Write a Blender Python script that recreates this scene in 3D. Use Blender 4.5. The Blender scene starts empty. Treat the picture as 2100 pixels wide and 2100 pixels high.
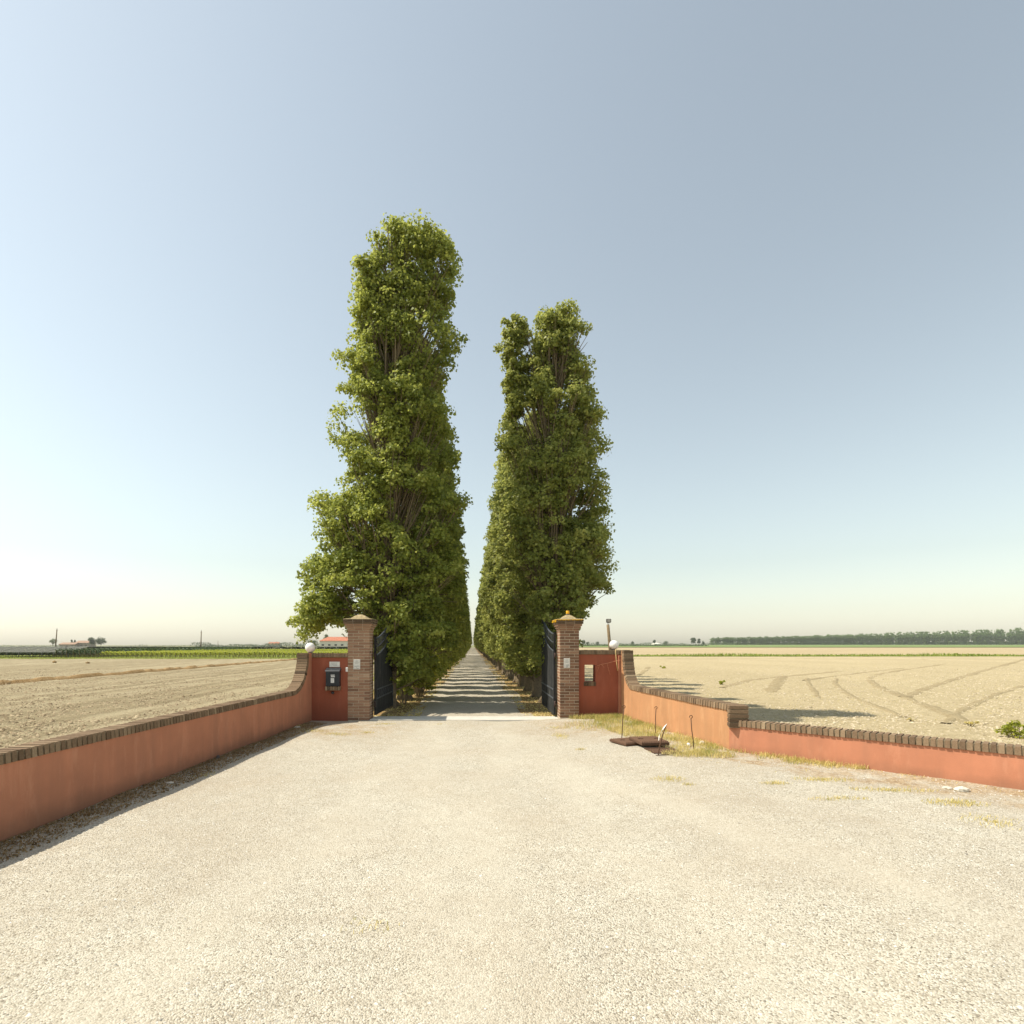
import bpy, math, random
import numpy as np

random.seed(7)
RNG = np.random.default_rng(7)
S = bpy.context.scene
COL = S.collection
R = math.radians

# ------------------------------------------------------------------ view geometry (photo pixels 2100 x 2100)
FPX, VX, VY, EYE = 1100.0, 969.0, 1323.0, 1.7
def at(px, py, Y):                       # point of the place seen at a pixel, at depth Y
    return ((px - VX) * Y / FPX, Y, EYE - (py - VY) * Y / FPX)
def gnd(px, py, z=0.0):                  # point of level ground
    Y = (EYE - z) * FPX / (py - VY)
    return ((px - VX) * Y / FPX, Y, z)

# ------------------------------------------------------------------ object helpers
def tag(o, label=None, cat=None, group=None, kind=None):
    if label: o['label'] = label
    if cat: o['category'] = cat
    if group: o['group'] = group
    if kind: o['kind'] = kind
    return o
def empty(name, loc, label, cat, group=None, rz=0.0):
    o = bpy.data.objects.new(name, None); COL.objects.link(o)
    o.location = loc; o.rotation_euler = (0, 0, rz); o.empty_display_size = .2
    return tag(o, label, cat, group)
def link(name, me, mat, parent=None, loc=None):
    if mat is not None and not me.materials: me.materials.append(mat)
    o = bpy.data.objects.new(name, me); COL.objects.link(o)
    if parent is not None: o.parent = parent
    if loc is not None: o.location = loc
    return o
def mesh_np(name, V, F, tint=None, smooth=False):
    V = np.asarray(V, dtype=np.float32); F = np.asarray(F, dtype=np.int32)
    n, (m, k) = len(V), F.shape
    me = bpy.data.meshes.new(name)
    me.vertices.add(n); me.vertices.foreach_set('co', V.ravel())
    me.loops.add(m * k); me.loops.foreach_set('vertex_index', F.ravel())
    me.polygons.add(m); me.polygons.foreach_set('loop_start', np.arange(0, m * k, k, dtype=np.int32))
    me.update(calc_edges=True)
    if tint is not None:
        a = me.attributes.new('tint', 'FLOAT', 'FACE'); a.data.foreach_set('value', np.asarray(tint, dtype=np.float32))
    if smooth: me.polygons.foreach_set('use_smooth', np.ones(m, dtype=bool))
    return me

class MB:
    """collects shapes, builds ONE mesh object"""
    def __init__(s): s.v, s.f, s.t, s.sm = [], [], [], []
    def add(s, V, F, t=.5, smooth=False):
        b = len(s.v); s.v += [tuple(p) for p in V]
        for f in F:
            s.f.append(tuple(i + b for i in f)); s.t.append(t); s.sm.append(smooth)
    def hexa(s, P, t=.5):                # 8 corners: bottom 0-3, top 4-7 (counter-clockwise)
        s.add(P, [(3, 2, 1, 0), (4, 5, 6, 7), (0, 1, 5, 4), (1, 2, 6, 5), (2, 3, 7, 6), (3, 0, 4, 7)], t)
    def box(s, c, d, t=.5, rz=0.0, bev=0.0, tilt=0.0):
        x, y, z = d[0] / 2, d[1] / 2, d[2] / 2
        if bev <= 0:
            P = [(-x, -y, -z), (x, -y, -z), (x, y, -z), (-x, y, -z), (-x, -y, z), (x, -y, z), (x, y, z), (-x, y, z)]
            F = [(3, 2, 1, 0), (4, 5, 6, 7), (0, 1, 5, 4), (1, 2, 6, 5), (2, 3, 7, 6), (3, 0, 4, 7)]
        else:
            b = bev
            P = []
            for (zz, q) in ((-z, b), (-z + b, 0), (z - b, 0), (z, b)):
                P += [(-x + q, -y + q, zz), (x - q, -y + q, zz), (x - q, y - q, zz), (-x + q, y - q, zz)]
            F = [(3, 2, 1, 0), (12, 13, 14, 15)]
            for k in range(3):
                for i in range(4):
                    j = (i + 1) % 4
                    F.append((k * 4 + i, k * 4 + j, k * 4 + 4 + j, k * 4 + 4 + i))
        ca, sa = math.cos(rz), math.sin(rz); ct, st = math.cos(tilt), math.sin(tilt)
        Q = []
        for (a, b_, e) in P:
            a, e = a * ct + e * st, -a * st + e * ct
            Q.append((c[0] + a * ca - b_ * sa, c[1] + a * sa + b_ * ca, c[2] + e))
        s.add(Q, F, t)
    def tube(s, pts, rad, n=8, t=.5, caps=True, smooth=True):
        pts = [np.array(p, float) for p in pts]
        if not hasattr(rad, '__len__'): rad = [rad] * len(pts)
        V = []; prev = None
        for i, p in enumerate(pts):
            d = pts[min(i + 1, len(pts) - 1)] - pts[max(i - 1, 0)]
            d /= (np.linalg.norm(d) + 1e-9)
            if prev is None:
                a = np.array((1, 0, 0)) if abs(d[0]) < .8 else np.array((0, 1, 0))
                u = np.cross(d, a)
            else: u = prev - d * prev.dot(d)
            u /= np.linalg.norm(u); prev = u; w = np.cross(d, u)
            for k in range(n):
                an = 2 * math.pi * k / n
                V.append(p + rad[i] * (math.cos(an) * u + math.sin(an) * w))
        F = []
        for i in range(len(pts) - 1):
            for k in range(n):
                k2 = (k + 1) % n
                F.append((i * n + k, i * n + k2, (i + 1) * n + k2, (i + 1) * n + k))
        s.add(V, F, t, smooth)
        if caps:
            b = len(s.v) - len(V)
            s.f.append(tuple(b + k for k in reversed(range(n)))); s.t.append(t); s.sm.append(False)
            s.f.append(tuple(b + (len(pts) - 1) * n + k for k in range(n))); s.t.append(t); s.sm.append(False)
    def lathe(s, c, prof, n=24, t=.5, smooth=True):
        V = []; F = []
        for (r, z) in prof:
            for k in range(n):
                an = 2 * math.pi * k / n
                V.append((c[0] + r * math.cos(an), c[1] + r * math.sin(an), c[2] + z))
        for i in range(len(prof) - 1):
            for k in range(n):
                k2 = (k + 1) % n
                F.append((i * n + k, i * n + k2, (i + 1) * n + k2, (i + 1) * n + k))
        s.add(V, F, t, smooth)
        b = len(s.v) - len(V)
        s.f.append(tuple(b + k for k in reversed(range(n)))); s.t.append(t); s.sm.append(False)
        s.f.append(tuple(b + (len(prof) - 1) * n + k for k in range(n))); s.t.append(t); s.sm.append(False)
    def mesh(s, name):
        me = bpy.data.meshes.new(name)
        me.from_pydata(s.v, [], s.f)
        a = me.attributes.new('tint', 'FLOAT', 'FACE'); a.data.foreach_set('value', s.t)
        me.polygons.foreach_set('use_smooth', s.sm)
        me.update(); return me
    def build(s, name, mat, parent=None, loc=None):
        return link(name, s.mesh(name), mat, parent, loc)

def copy_tree(o, parent=None):
    c = o.copy(); COL.objects.link(c)
    if parent is not None: c.parent = parent
    for ch in list(o.children): copy_tree(ch, c)
    return c

# ------------------------------------------------------------------ materials
def newmat(name):
    m = bpy.data.materials.new(name); m.use_nodes = True
    nt = m.node_tree; nt.nodes.clear()
    out = nt.nodes.new('ShaderNodeOutputMaterial')
    return m, nt, out
class N:
    def __init__(s, nt): s.nt = nt
    def n(s, typ, **kw):
        nd = s.nt.nodes.new(typ)
        for k, v in kw.items():
            if k.startswith('i_'):
                key = k[2:]; key = int(key) if key.isdigit() else key.replace('_', ' ')
                if hasattr(v, 'is_output') or isinstance(v, bpy.types.NodeSocket): s.nt.links.new(v, nd.inputs[key])
                else: nd.inputs[key].default_value = v
            else: setattr(nd, k, v)
        return nd
    def coord(s, which='Object'): return s.n('ShaderNodeTexCoord').outputs[which]
    def pos(s): return s.n('ShaderNodeNewGeometry').outputs['Position']
    def scale(s, vec, sc):
        return s.n('ShaderNodeMapping', i_0=vec, i_3=sc).outputs[0]
    def noise(s, vec, sc, det=4, rough=.55):
        return s.n('ShaderNodeTexNoise', i_Vector=vec, i_Scale=sc, i_Detail=det, i_Roughness=rough).outputs['Fac']
    def voro(s, vec, sc, feat='F1', out='Distance'):
        return s.n('ShaderNodeTexVoronoi', feature=feat, i_Vector=vec, i_Scale=sc).outputs[out]
    def ramp(s, fac, stops, interp='LINEAR'):
        nd = s.n('ShaderNodeValToRGB', i_0=fac); cr = nd.color_ramp; cr.interpolation = interp
        while len(cr.elements) < len(stops): cr.elements.new(.5)
        for e, (p, c) in zip(cr.elements, stops):
            e.position = p; e.color = (*c, 1) if len(c) == 3 else c
        return nd.outputs[0]
    def mix(s, fac, a, b, mode='MIX'):
        nd = s.n('ShaderNodeMix', data_type='RGBA', blend_type=mode)
        for key, v in ((0, fac), (6, a), (7, b)):
            if isinstance(v, bpy.types.NodeSocket): s.nt.links.new(v, nd.inputs[key])
            elif key == 0: nd.inputs[0].default_value = v
            else: nd.inputs[key].default_value = (*v, 1)
        return nd.outputs[2]
    def math(s, op, a, b=0.0, clamp=False):
        nd = s.n('ShaderNodeMath', operation=op, use_clamp=clamp)
        for i, v in ((0, a), (1, b)):
            if isinstance(v, bpy.types.NodeSocket): s.nt.links.new(v, nd.inputs[i])
            else: nd.inputs[i].default_value = v
        return nd.outputs[0]
    def attr(s, name='tint'): return s.n('ShaderNodeAttribute', attribute_name=name).outputs['Fac']
    def bump(s, h, strength, dist):
        return s.n('ShaderNodeBump', i_Height=h, i_Strength=strength, i_Distance=dist).outputs[0]
    def bsdf(s, col, rough=.9, normal=None, spec=.25, metal=0.0):
        b = s.n('ShaderNodeBsdfPrincipled')
        for key, v in (('Base Color', col), ('Roughness', rough), ('Metallic', metal)):
            if isinstance(v, bpy.types.NodeSocket): s.nt.links.new(v, b.inputs[key])
            else: b.inputs[key].default_value = (*v, 1) if key == 'Base Color' else v
        b.inputs['Specular IOR Level'].default_value = spec
        if normal is not None: s.nt.links.new(normal, b.inputs['Normal'])
        return b.outputs[0]

def simple(name, c, rough=.8, spec=.3, metal=0.0, var=.15, sc=8.0):
    m, nt, out = newmat(name); n = N(nt)
    f = n.noise(n.coord(), sc)
    a = tuple(x * (1 - var) for x in c); b = tuple(min(1, x * (1 + var)) for x in c)
    nt.links.new(n.bsdf(n.ramp(f, [(.3, a), (.7, b)]), rough, None, spec, metal), out.inputs[0]); return m

def gravel_mat():
    m, nt, out = newmat('gravel'); n = N(nt); p = n.pos()
    cell = n.n('ShaderNodeTexVoronoi', i_Vector=p, i_Scale=110.0)
    rnd = n.n('ShaderNodeSeparateColor', i_0=cell.outputs['Color']).outputs[0]
    col = n.ramp(rnd, [(0, (.145, .127, .098)), (.10, (.315, .280, .215)), (.35, (.470, .425, .335)), (.75, (.575, .530, .430)), (1, (.670, .635, .540))])
    # dust and worn dirt in broad, soft patches
    big = n.noise(p, .55, 5, .6)
    dust = n.ramp(big, [(.42, (0, 0, 0)), (.68, (1, 1, 1))])
    col = n.mix(n.math('MULTIPLY', dust, .55), col, (.425, .357, .264))
    mid = n.noise(p, 5.0, 5, .65)
    col = n.mix(n.ramp(mid, [(.3, (.35, .35, .35)), (.62, (0, 0, 0))]), col, (.324, .279, .211))
    dirt = n.math('MULTIPLY', n.n('ShaderNodeAttribute', attribute_name='dirt').outputs['Fac'], n.n('ShaderNodeMapRange', i_0=n.noise(p, 2.6, 6, .7), i_1=.36, i_2=.60).outputs[0])
    col = n.mix(dirt, col, n.ramp(n.noise(p, 22, 5, .7), [(.32, (.20, .135, .075)), (.5, (.38, .28, .17)), (.68, (.56, .46, .31))]))
    h = n.math('ADD', n.math('MULTIPLY', cell.outputs['Distance'], -1.0), n.math('MULTIPLY', mid, .6))
    lane = n.n('ShaderNodeAttribute', attribute_name='lane').outputs['Fac']
    lane = n.math('MULTIPLY', lane, n.n('ShaderNodeMapRange', i_0=n.noise(n.scale(p, (1, .45, 1)), 1.6, 5, .65), i_1=.30, i_2=.62).outputs[0])
    col = n.mix(n.math('MULTIPLY', lane, .50), col, n.ramp(n.noise(p, 60, 4, .7), [(.3, (.385, .345, .27)), (.7, (.54, .495, .40))]))
    nm = n.bump(h, n.math('SUBTRACT', .8, n.math('MULTIPLY', lane, .4)), .009)
    nt.links.new(n.bsdf(col, .95, nm, .15), out.inputs[0]); return m

def soil_mat(name, dark, mid_, light, row=0.0, rowamt=.25, clod=16.0):
    m, nt, out = newmat(name); n = N(nt); p = n.pos()
    big = n.noise(n.scale(p, (1, .35, 1)), .12, 5, .6)
    f2 = n.noise(p, 3.2, 6, .7)
    f3 = n.noise(p, clod, 4, .7)
    x = n.math('ADD', n.math('MULTIPLY', f2, .5), n.math('MULTIPLY', f3, .5))
    col = n.ramp(x, [(.36, dark), (.48, mid_), (.64, light)])
    col = n.mix(n.ramp(big, [(.35, (.0, .0, .0)), (.7, (.6, .6, .6))]), col, tuple(.8 * c for c in mid_))
    h = n.math('ADD', n.math('MULTIPLY', f2, .5), f3)
    if row > 0:
        wob = n.noise(p, .4, 2)
        sx = n.n('ShaderNodeSeparateXYZ', i_0=p).outputs[0]
        w = n.math('SINE', n.math('ADD', n.math('MULTIPLY', sx, row), n.math('MULTIPLY', wob, 3.0)))
        wn = n.math('MULTIPLY', n.math('ADD', w, 1.0), .5)
        col = n.mix(n.math('MULTIPLY', wn, rowamt), col, tuple(.75 * c for c in dark))
        wd = n.noise(n.scale(p, (1, .03, 1)), .9, 3)
        col = n.mix(n.ramp(wd, [(.45, (0, 0, 0)), (.65, (.5, .5, .5))]), col, light)
        h = n.math('ADD', h, n.math('MULTIPLY', wn, .5))
    nm = n.bump(h, .9, .07)
    nt.links.new(n.bsdf(col, 1.0, nm, .1), out.inputs[0]); return m

def tint_mat(name, stops, rough=.9, spec=.2, bumpsc=60, bumpst=.4, dist=.01, noise_amt=.35):
    m, nt, out = newmat(name); n = N(nt); c = n.pos()
    f = n.noise(c, bumpsc, 4, .65)
    t = n.math('ADD', n.attr(), n.math('MULTIPLY', n.math('SUBTRACT', f, .5), noise_amt))
    nt.links.new(n.bsdf(n.ramp(t, stops), rough, n.bump(f, bumpst, dist), spec), out.inputs[0]); return m

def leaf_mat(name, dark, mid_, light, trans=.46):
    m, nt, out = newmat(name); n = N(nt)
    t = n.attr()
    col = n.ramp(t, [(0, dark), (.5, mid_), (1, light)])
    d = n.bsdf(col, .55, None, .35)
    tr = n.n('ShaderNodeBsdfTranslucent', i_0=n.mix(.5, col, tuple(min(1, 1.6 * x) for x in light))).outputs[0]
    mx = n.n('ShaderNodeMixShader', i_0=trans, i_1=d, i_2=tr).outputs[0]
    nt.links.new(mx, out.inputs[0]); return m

def plaster_mat(name, c, foot=.16):
    m, nt, out = newmat(name); n = N(nt); p = n.pos()
    a = n.noise(p, 2.2, 5, .6); fine = n.noise(p, 90, 3, .6)
    streak = n.noise(n.scale(p, (5.5, 5.5, .45)), 1.0, 3, .5)
    col = n.ramp(a, [(.3, tuple(x * .9 for x in c)), (.7, tuple(x * 1.08 for x in c))])
    col = n.mix(n.ramp(streak, [(.42, (0, 0, 0)), (.78, (.6, .6, .6))]), col, (c[0] * .72, c[1] * .8, c[2] * .85))
    chalk = n.noise(n.scale(p, (5, 5, 1.2)), 1.3, 5, .7)
    col = n.mix(n.ramp(chalk, [(.54, (0, 0, 0)), (.72, (.38, .38, .38))]), col, (c[0] * 1.25, c[1] * 1.5, c[2] * 1.6))
    z = n.n('ShaderNodeSeparateXYZ', i_0=p).outputs[2]
    zz = n.math('ADD', z, n.math('MULTIPLY', n.math('SUBTRACT', a, .5), .22))
    # splashed mud along the foot of the wall, uneven
    col = n.mix(n.ramp(zz, [(.03, (.5, .5, .5)), (foot, (0, 0, 0))]), col, (.21, .115, .07) if foot < .3 else (.17, .062, .038))
    nm = n.bump(n.math('ADD', fine, n.math('MULTIPLY', a, 1.5)), .35, .004)
    nt.links.new(n.bsdf(col, .92, nm, .2), out.inputs[0]); return m

M = {}
M['gravel'] = gravel_mat()
M['stones'] = tint_mat('gravel_stones', [(0, (.109, .101, .084)), (.2, (.319, .294, .244)), (.5, (.504, .470, .403)), (1, (.672, .647, .588))], .9, .2, 120, .2)
M['soil_l'] = soil_mat('tilled_soil', (.17, .132, .072), (.315, .255, .15), (.455, .385, .25), 5.2, .30)
M['soil_r'] = soil_mat('pale_soil', (.286, .223, .126), (.470, .382, .227), (.580, .491, .315), 0.0)
M['soil_far'] = soil_mat('far_soil', (.353, .269, .151), (.428, .336, .197), (.487, .399, .244), 0, clod=2)
M['clod_l'] = tint_mat('brown_clods', [(0, (.101, .071, .042)), (.4, (.244, .185, .113)), (1, (.454, .370, .244))], 1, .1, 40, .5)
M['clod_r'] = tint_mat('pale_clods', [(0, (.210, .168, .101)), (.4, (.437, .361, .235)), (1, (.588, .504, .361))], 1, .1, 40, .5)
M['track'] = soil_mat('track_soil', (.235, .181, .101), (.370, .294, .168), (.487, .403, .252), 0)
M['litter'] = soil_mat('dry_litter', (.168, .101, .042), (.353, .227, .101), (.504, .378, .218), 0)
M['land'] = soil_mat('land', (.10, .12, .04), (.22, .22, .10), (.34, .30, .17), 0, clod=.3)
M['meadow'] = soil_mat('meadow_ground', (.12, .16, .03), (.22, .26, .05), (.33, .34, .10), 0, clod=9)
M['crop'] = soil_mat('crop_ground', (.12, .17, .05), (.18, .24, .08), (.25, .30, .11), 0, clod=1)
M['concrete'] = simple('threshold_concrete', (.554, .521, .454), .9, .2, 0, .1, 5)
M['plaster'] = plaster_mat('terracotta_plaster', (.51, .215, .124), .20)
M['plaster_dark'] = plaster_mat('old_terracotta_plaster', (.336, .099, .055), .55)
M['plaster_lit'] = plaster_mat('lit_terracotta_plaster', (.50, .255, .125))  # lighter, yellower plaster for the first right run, its stronger sun painted in
M['brick'] = tint_mat('red_brick', [(0, (.15, .085, .055)), (.35, (.265, .150, .095)), (.7, (.36, .218, .138)), (1, (.45, .30, .20))], .92, .2, 70, .5, .004, .5)
M['mortar'] = simple('mortar', (.50, .42, .31), .95, .1, 0, .2, 40)
M['coping'] = tint_mat('weathered_coping_brick', [(0, (.09, .060, .038)), (.4, (.195, .130, .080)), (.75, (.29, .205, .128)), (1, (.39, .30, .195))], .95, .15, 45, .6, .006, .6)
M['coping_mortar'] = simple('coping_mortar', (.20, .155, .10), .95, .1, 0, .3, 30)
M['cap'] = simple('pillar_cap_concrete', (.353, .277, .160), .95, .1, 0, .35, 14)
M['lichen'] = simple('lichen', (.62, .36, .025), .95, .1, 0, .35, 30)
def iron_mat():
    m, nt, out = newmat('weathered_black_iron'); n = N(nt); c = n.coord()
    st = n.noise(n.scale(c, (16, 16, .9)), 1.0, 6, .7); f = n.noise(c, 7, 5, .7)
    col = n.ramp(n.math('ADD', n.math('MULTIPLY', st, .7), n.math('MULTIPLY', f, .3)), [(.38, (.014, .015, .016)), (.52, (.032, .034, .035)), (.62, (.085, .082, .074)), (.72, (.16, .15, .13))])
    nt.links.new(n.bsdf(col, .7, n.bump(st, .3, .004), .25), out.inputs[0]); return m
M['iron'] = iron_mat()
M['ironrail'] = simple('worn_iron_rail', (.07, .078, .088), .55, .35, 0, .4, 12)
M['hinge'] = simple('hinge_iron', (.05, .03, .025), .7, .3, 0, .4, 30)
M['rust'] = tint_mat('rust', [(0, (.045, .026, .018)), (.5, (.115, .066, .043)), (1, (.21, .125, .08))], .95, .15, 70, .5, .004, .7)
M['white'] = simple('white_plastic', (.80, .78, .74), .5, .4, 0, .03, 4)
M['opal'] = simple('opal_globe', (.86, .83, .78), .35, .5, 0, .02, 3)
M['paper'] = simple('plaque_white', (.72, .69, .62), .7, .3, 0, .08, 20)
M['ink'] = simple('faded_print', (.22, .22, .22), .8, .2, 0, .3, 60)
M['mailbox'] = simple('mailbox_black', (.020, .023, .028), .45, .5, 0, .3, 12)
M['yellow'] = simple('amber_lens', (.85, .42, .01), .35, .5, 0, .08, 10)
M['wood'] = simple('post_wood', (.20, .145, .08), .9, .2, 0, .3, 22)
M['cane'] = simple('bamboo_cane', (.55, .40, .18), .7, .3, 0, .25, 20)
M['twine'] = simple('orange_twine', (.52, .22, .12), .9, .2, 0, .3, 30)
M['metal'] = simple('grey_metal', (.10, .09, .08), .6, .4, 0, .3, 15)
M['glass'] = simple('lamp_glass', (.45, .42, .35), .15, .6, 0, .1, 10)
M['bark'] = tint_mat('poplar_bark', [(0, (.09, .07, .045)), (.5, (.21, .165, .11)), (1, (.36, .29, .20))], .95, .15, 9, .9, .03, 1.1)
M['twig'] = tint_mat('twig_bark', [(0, (.10, .078, .045)), (1, (.28, .22, .135))], .9, .2, 20, .3, .01, .6)
M['leaf'] = leaf_mat('poplar_leaf', (.090, .125, .018), (.230, .275, .045), (.46, .47, .11))
M['leaf_b'] = leaf_mat('poplar_leaf_row', (.088, .120, .022), (.225, .262, .052), (.45, .45, .125))
M['leaf_vine'] = leaf_mat('vine_leaf', (.10, .13, .02), (.22, .26, .03), (.46, .45, .06))
M['leaf_dark'] = leaf_mat('shrub_leaf', (.03, .05, .015), (.055, .09, .025), (.09, .13, .04), .2)
M['leaf_far'] = leaf_mat('far_leaf', (.05, .075, .03), (.08, .115, .045), (.13, .16, .07), .2)
M['leaf_wood'] = leaf_mat('plantation_leaf', (.09, .145, .045), (.155, .225, .070), (.23, .30, .10), .3)
M['leaf_pale'] = leaf_mat('pale_leaf', (.10, .13, .06), (.17, .20, .10), (.25, .27, .15), .25)
M['grass'] = leaf_mat('dry_grass', (.20, .24, .04), (.56, .45, .14), (.74, .60, .29), .3)
M['grass_g'] = leaf_mat('green_grass', (.10, .16, .02), (.20, .26, .04), (.36, .36, .08), .3)
M['net'] = simple('net_dark', (.06, .06, .055), .9, .1, 0, .2, 3)
M['housewall'] = simple('house_plaster', (.68, .64, .55), .9, .2, 0, .05, .4)
M['roof'] = simple('roof_tiles', (.44, .17, .10), .9, .2, 0, .2, 1.2)
M['farmwall'] = simple('farm_plaster', (.30, .26, .20), .9, .2, 0, .15, .4)
M['farmroof'] = simple('farm_roof', (.34, .22, .15), .9, .2, 0, .15, 1)
M['dark'] = simple('window_dark', (.05, .05, .05), .4, .4, 0, .2, 3)
def net_sheet():
    m, nt, out = newmat('hail_net'); n = N(nt)
    d = n.n('ShaderNodeBsdfDiffuse', i_0=(.20, .20, .17, 1)).outputs[0]
    t = n.n('ShaderNodeBsdfTransparent').outputs[0]
    nt.links.new(n.n('ShaderNodeMixShader', i_0=.5, i_1=d, i_2=t).outputs[0], out.inputs[0]); return m
M['netsheet'] = net_sheet()

# ------------------------------------------------------------------ ground and fields
def sstep(a, b, x):
    t = np.clip((x - a) / (b - a), 0, 1); return t * t * (3 - 2 * t)
def wob(x, y, s=1.0, seed=0.0):
    return (np.sin(x * 1.7 * s + seed) * np.cos(y * 1.3 * s + 1.3 * seed) + .6 * np.sin(x * 3.1 * s + y * 2.3 * s + seed) + .4 * np.cos(x * 5.3 * s - y * 4.7 * s))
def fz(x, y):                            # height of the gravel forecourt
    x = np.asarray(x, float); y = np.asarray(y, float)
    return .075 * sstep(.6, 3.3, x) + .010 * wob(x, y)
def xl(y): return -3.65 - .0634 * (11.76 - y)               # front face of the left wall
def xr(y):                                                    # front face of the right wall
    y = np.asarray(y, float)
    return np.where(y >= 8.31, 3.97 - .159 * (y - 8.31), 3.97 + .95 * (8.31 - y))
def zr(y):                                                    # the land rises a little to the right
    return -.30 + .0027 * np.maximum(0, np.asarray(y, float) - 60)

def grid(name, mat, ys, nx, xa, xb, zf, kind='structure'):
    ys = np.asarray(ys, float); ny = len(ys)
    u = np.linspace(0, 1, nx)
    A = np.array([float(xa(y)) for y in ys]); B = np.array([float(xb(y)) for y in ys])
    X = A[:, None] + (B - A)[:, None] * u[None, :]
    Y = np.repeat(ys[:, None], nx, 1); Z = zf(X, Y)
    V = np.stack([X, Y, Z], -1).reshape(-1, 3)
    i = np.arange((ny - 1) * (nx - 1)); r, c = i // (nx - 1), i % (nx - 1)
    a = r * nx + c
    F = np.stack([a, a + 1, a + nx + 1, a + nx], -1)
    return tag(link(name, mesh_np(name, V, F, None, True), mat), kind=kind)

grid('ground', M['land'], [-300, -60, 0, 60, 160, 400, 1000, 2500, 6000], 13, lambda y: -5000, lambda y: 5000,
     lambda X, Y: np.where(X > 0, zr(np.minimum(Y, 1000)) - .12, -.42) * np.ones_like(X))
tilled = grid('field_left', M['soil_l'], np.concatenate([np.arange(-40, 0, 8), np.arange(0, 79, 1.0)]), 90,
     lambda y: -260 if y > 20 else -140, lambda y: -4.4 if y > 12.2 else -4.05 - .0634 * (11.76 - y) , lambda X, Y: -.30 + .025 * wob(X, Y, .6))
tag(tilled, 'brown tilled field behind the low wall on the left', 'field')
grid('grass_strip', M['meadow'], [78, 80, 82, 84.5], 40, lambda y: -260, lambda y: -5, lambda X, Y: -.285 + 0 * X)
grid('vineyard_ground', M['meadow'], [84.5, 120, 165], 20, lambda y: -260, lambda y: -5, lambda X, Y: -.30 + 0 * X)
pale = grid('field_right', M['soil_r'], np.concatenate([np.arange(-6, 40, .7), np.arange(40, 90, 2.0), [90]]), 100,
     lambda y: 4.5 if y > 12.3 else float(xr(y)) + .16, lambda y: 40 + 3.2 * max(y, 0), lambda X, Y: zr(Y) + .02 * wob(X, Y, .6))
tag(pale, 'pale dry field behind the low wall on the right', 'field')
grid('field_margin', M['meadow'], [90, 94, 98, 101], 30, lambda y: 4.5, lambda y: 420, lambda X, Y: zr(Y) + .03)
grid('far_field', M['soil_far'], [101, 150, 220, 300], 30, lambda y: 4.5, lambda y: 900, lambda X, Y: zr(Y) + .01)
grid('crop_field', M['crop'], [300, 400, 500, 620, 900, 1100], 30, lambda y: 4.5, lambda y: 2500, lambda X, Y: zr(Y) + .25)
# avenue: gravel drive on a low bank with littered verges
yd = np.concatenate([np.arange(12.72, 40, .5), np.arange(40, 130, 3), np.arange(130, 381, 20)])
dv = grid('driveway', M['gravel'], yd, 9, lambda y: -1.62 + .08 * math.sin(y * .9), lambda y: 1.52 + .08 * math.sin(y * .7 + 1),
     lambda X, Y: .012 * wob(X, Y, .8) - .05 * np.exp(-((np.abs(X + .05) - .75) / .22) ** 2) * .4)
def bankz(X, Y): return np.where(np.abs(X) < 3.0, -.008 + .02 * wob(X, Y, 1.1), -.008 - .36 * sstep(3.0, 4.8, np.abs(X)))
grid('verge_left', M['litter'], yd, 14, lambda y: -4.9, lambda y: -1.3, bankz)
grid('verge_right', M['litter'], yd, 14, lambda y: 1.2, lambda y: 4.9, bankz)
yf = np.concatenate([np.arange(-30, -3, 3), np.arange(-3, 12.16, .12)])
fc = grid('gravel_forecourt', M['gravel'], yf, 70, lambda y: xl(y) - .1 if y > -6.5 else -25, lambda y: float(xr(y)) + .1 if y > -6.5 else 45, fz)
def lane_attr(o, f):
    me = o.data; n = len(me.vertices); c = np.zeros(n * 3, dtype=np.float32); me.vertices.foreach_get('co', c); c = c.reshape(-1, 3)
    me.attributes.new('lane', 'FLOAT', 'POINT').data.foreach_set('value', np.clip(f(c[:, 0], c[:, 1]), 0, 1).astype(np.float32))
def lanes(x, y):
    y_ = np.asarray(y, float); t = np.clip((12 - y_) / 12, 0, 1.6); v = 0
    for (a, b) in ((-.85, -2.2), (.62, -.5), (-.80, .4), (.68, 2.3), (.7, 4.4)):
        cx_ = a + (b - a) * t ** 1.7 + .12 * np.sin(y_ * .8 + b)
        v = v + .9 * np.exp(-((x - cx_) / (.20 + .22 * t)) ** 2)
    return v
lane_attr(fc, lanes)
lane_attr(dv, lambda x, y: np.exp(-((np.abs(x + .05) - .75) / .28) ** 2))
def dirt_attr(o, f):
    me = o.data; n = len(me.vertices); c = np.zeros(n * 3, dtype=np.float32); me.vertices.foreach_get('co', c); c = c.reshape(-1, 3)
    me.attributes.new('dirt', 'FLOAT', 'POINT').data.foreach_set('value', np.clip(f(c[:, 0], c[:, 1]), 0, 1).astype(np.float32))
def forecourt_dirt(x, y):
    dl = x - (-3.65 - .0634 * (11.76 - y)); dr = xr(y) - x
    d = .95 * np.exp(-(dl / .38) ** 2) + 1.0 * np.exp(-(np.maximum(dr, 0) / .85) ** 2)
    d += .9 * np.exp(-(((x - 2.3) / 1.1) ** 2 + ((y - 11.1) / 1.1) ** 2)) + 1.0 * np.exp(-(((x + 2.7) / 1.2) ** 2 + ((y - 10.9) / 1.1) ** 2))
    d += .7 * np.exp(-((dr - .9) / .5) ** 2) * (y < 8) * (y > 1)
    return np.where(y > -4, d, .2) + .10
dirt_attr(fc, forecourt_dirt)
dirt_attr(dv, lambda x, y: .18 + .80 * np.exp(-((np.abs(x + .05) - 1.75) / .45) ** 2))
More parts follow.
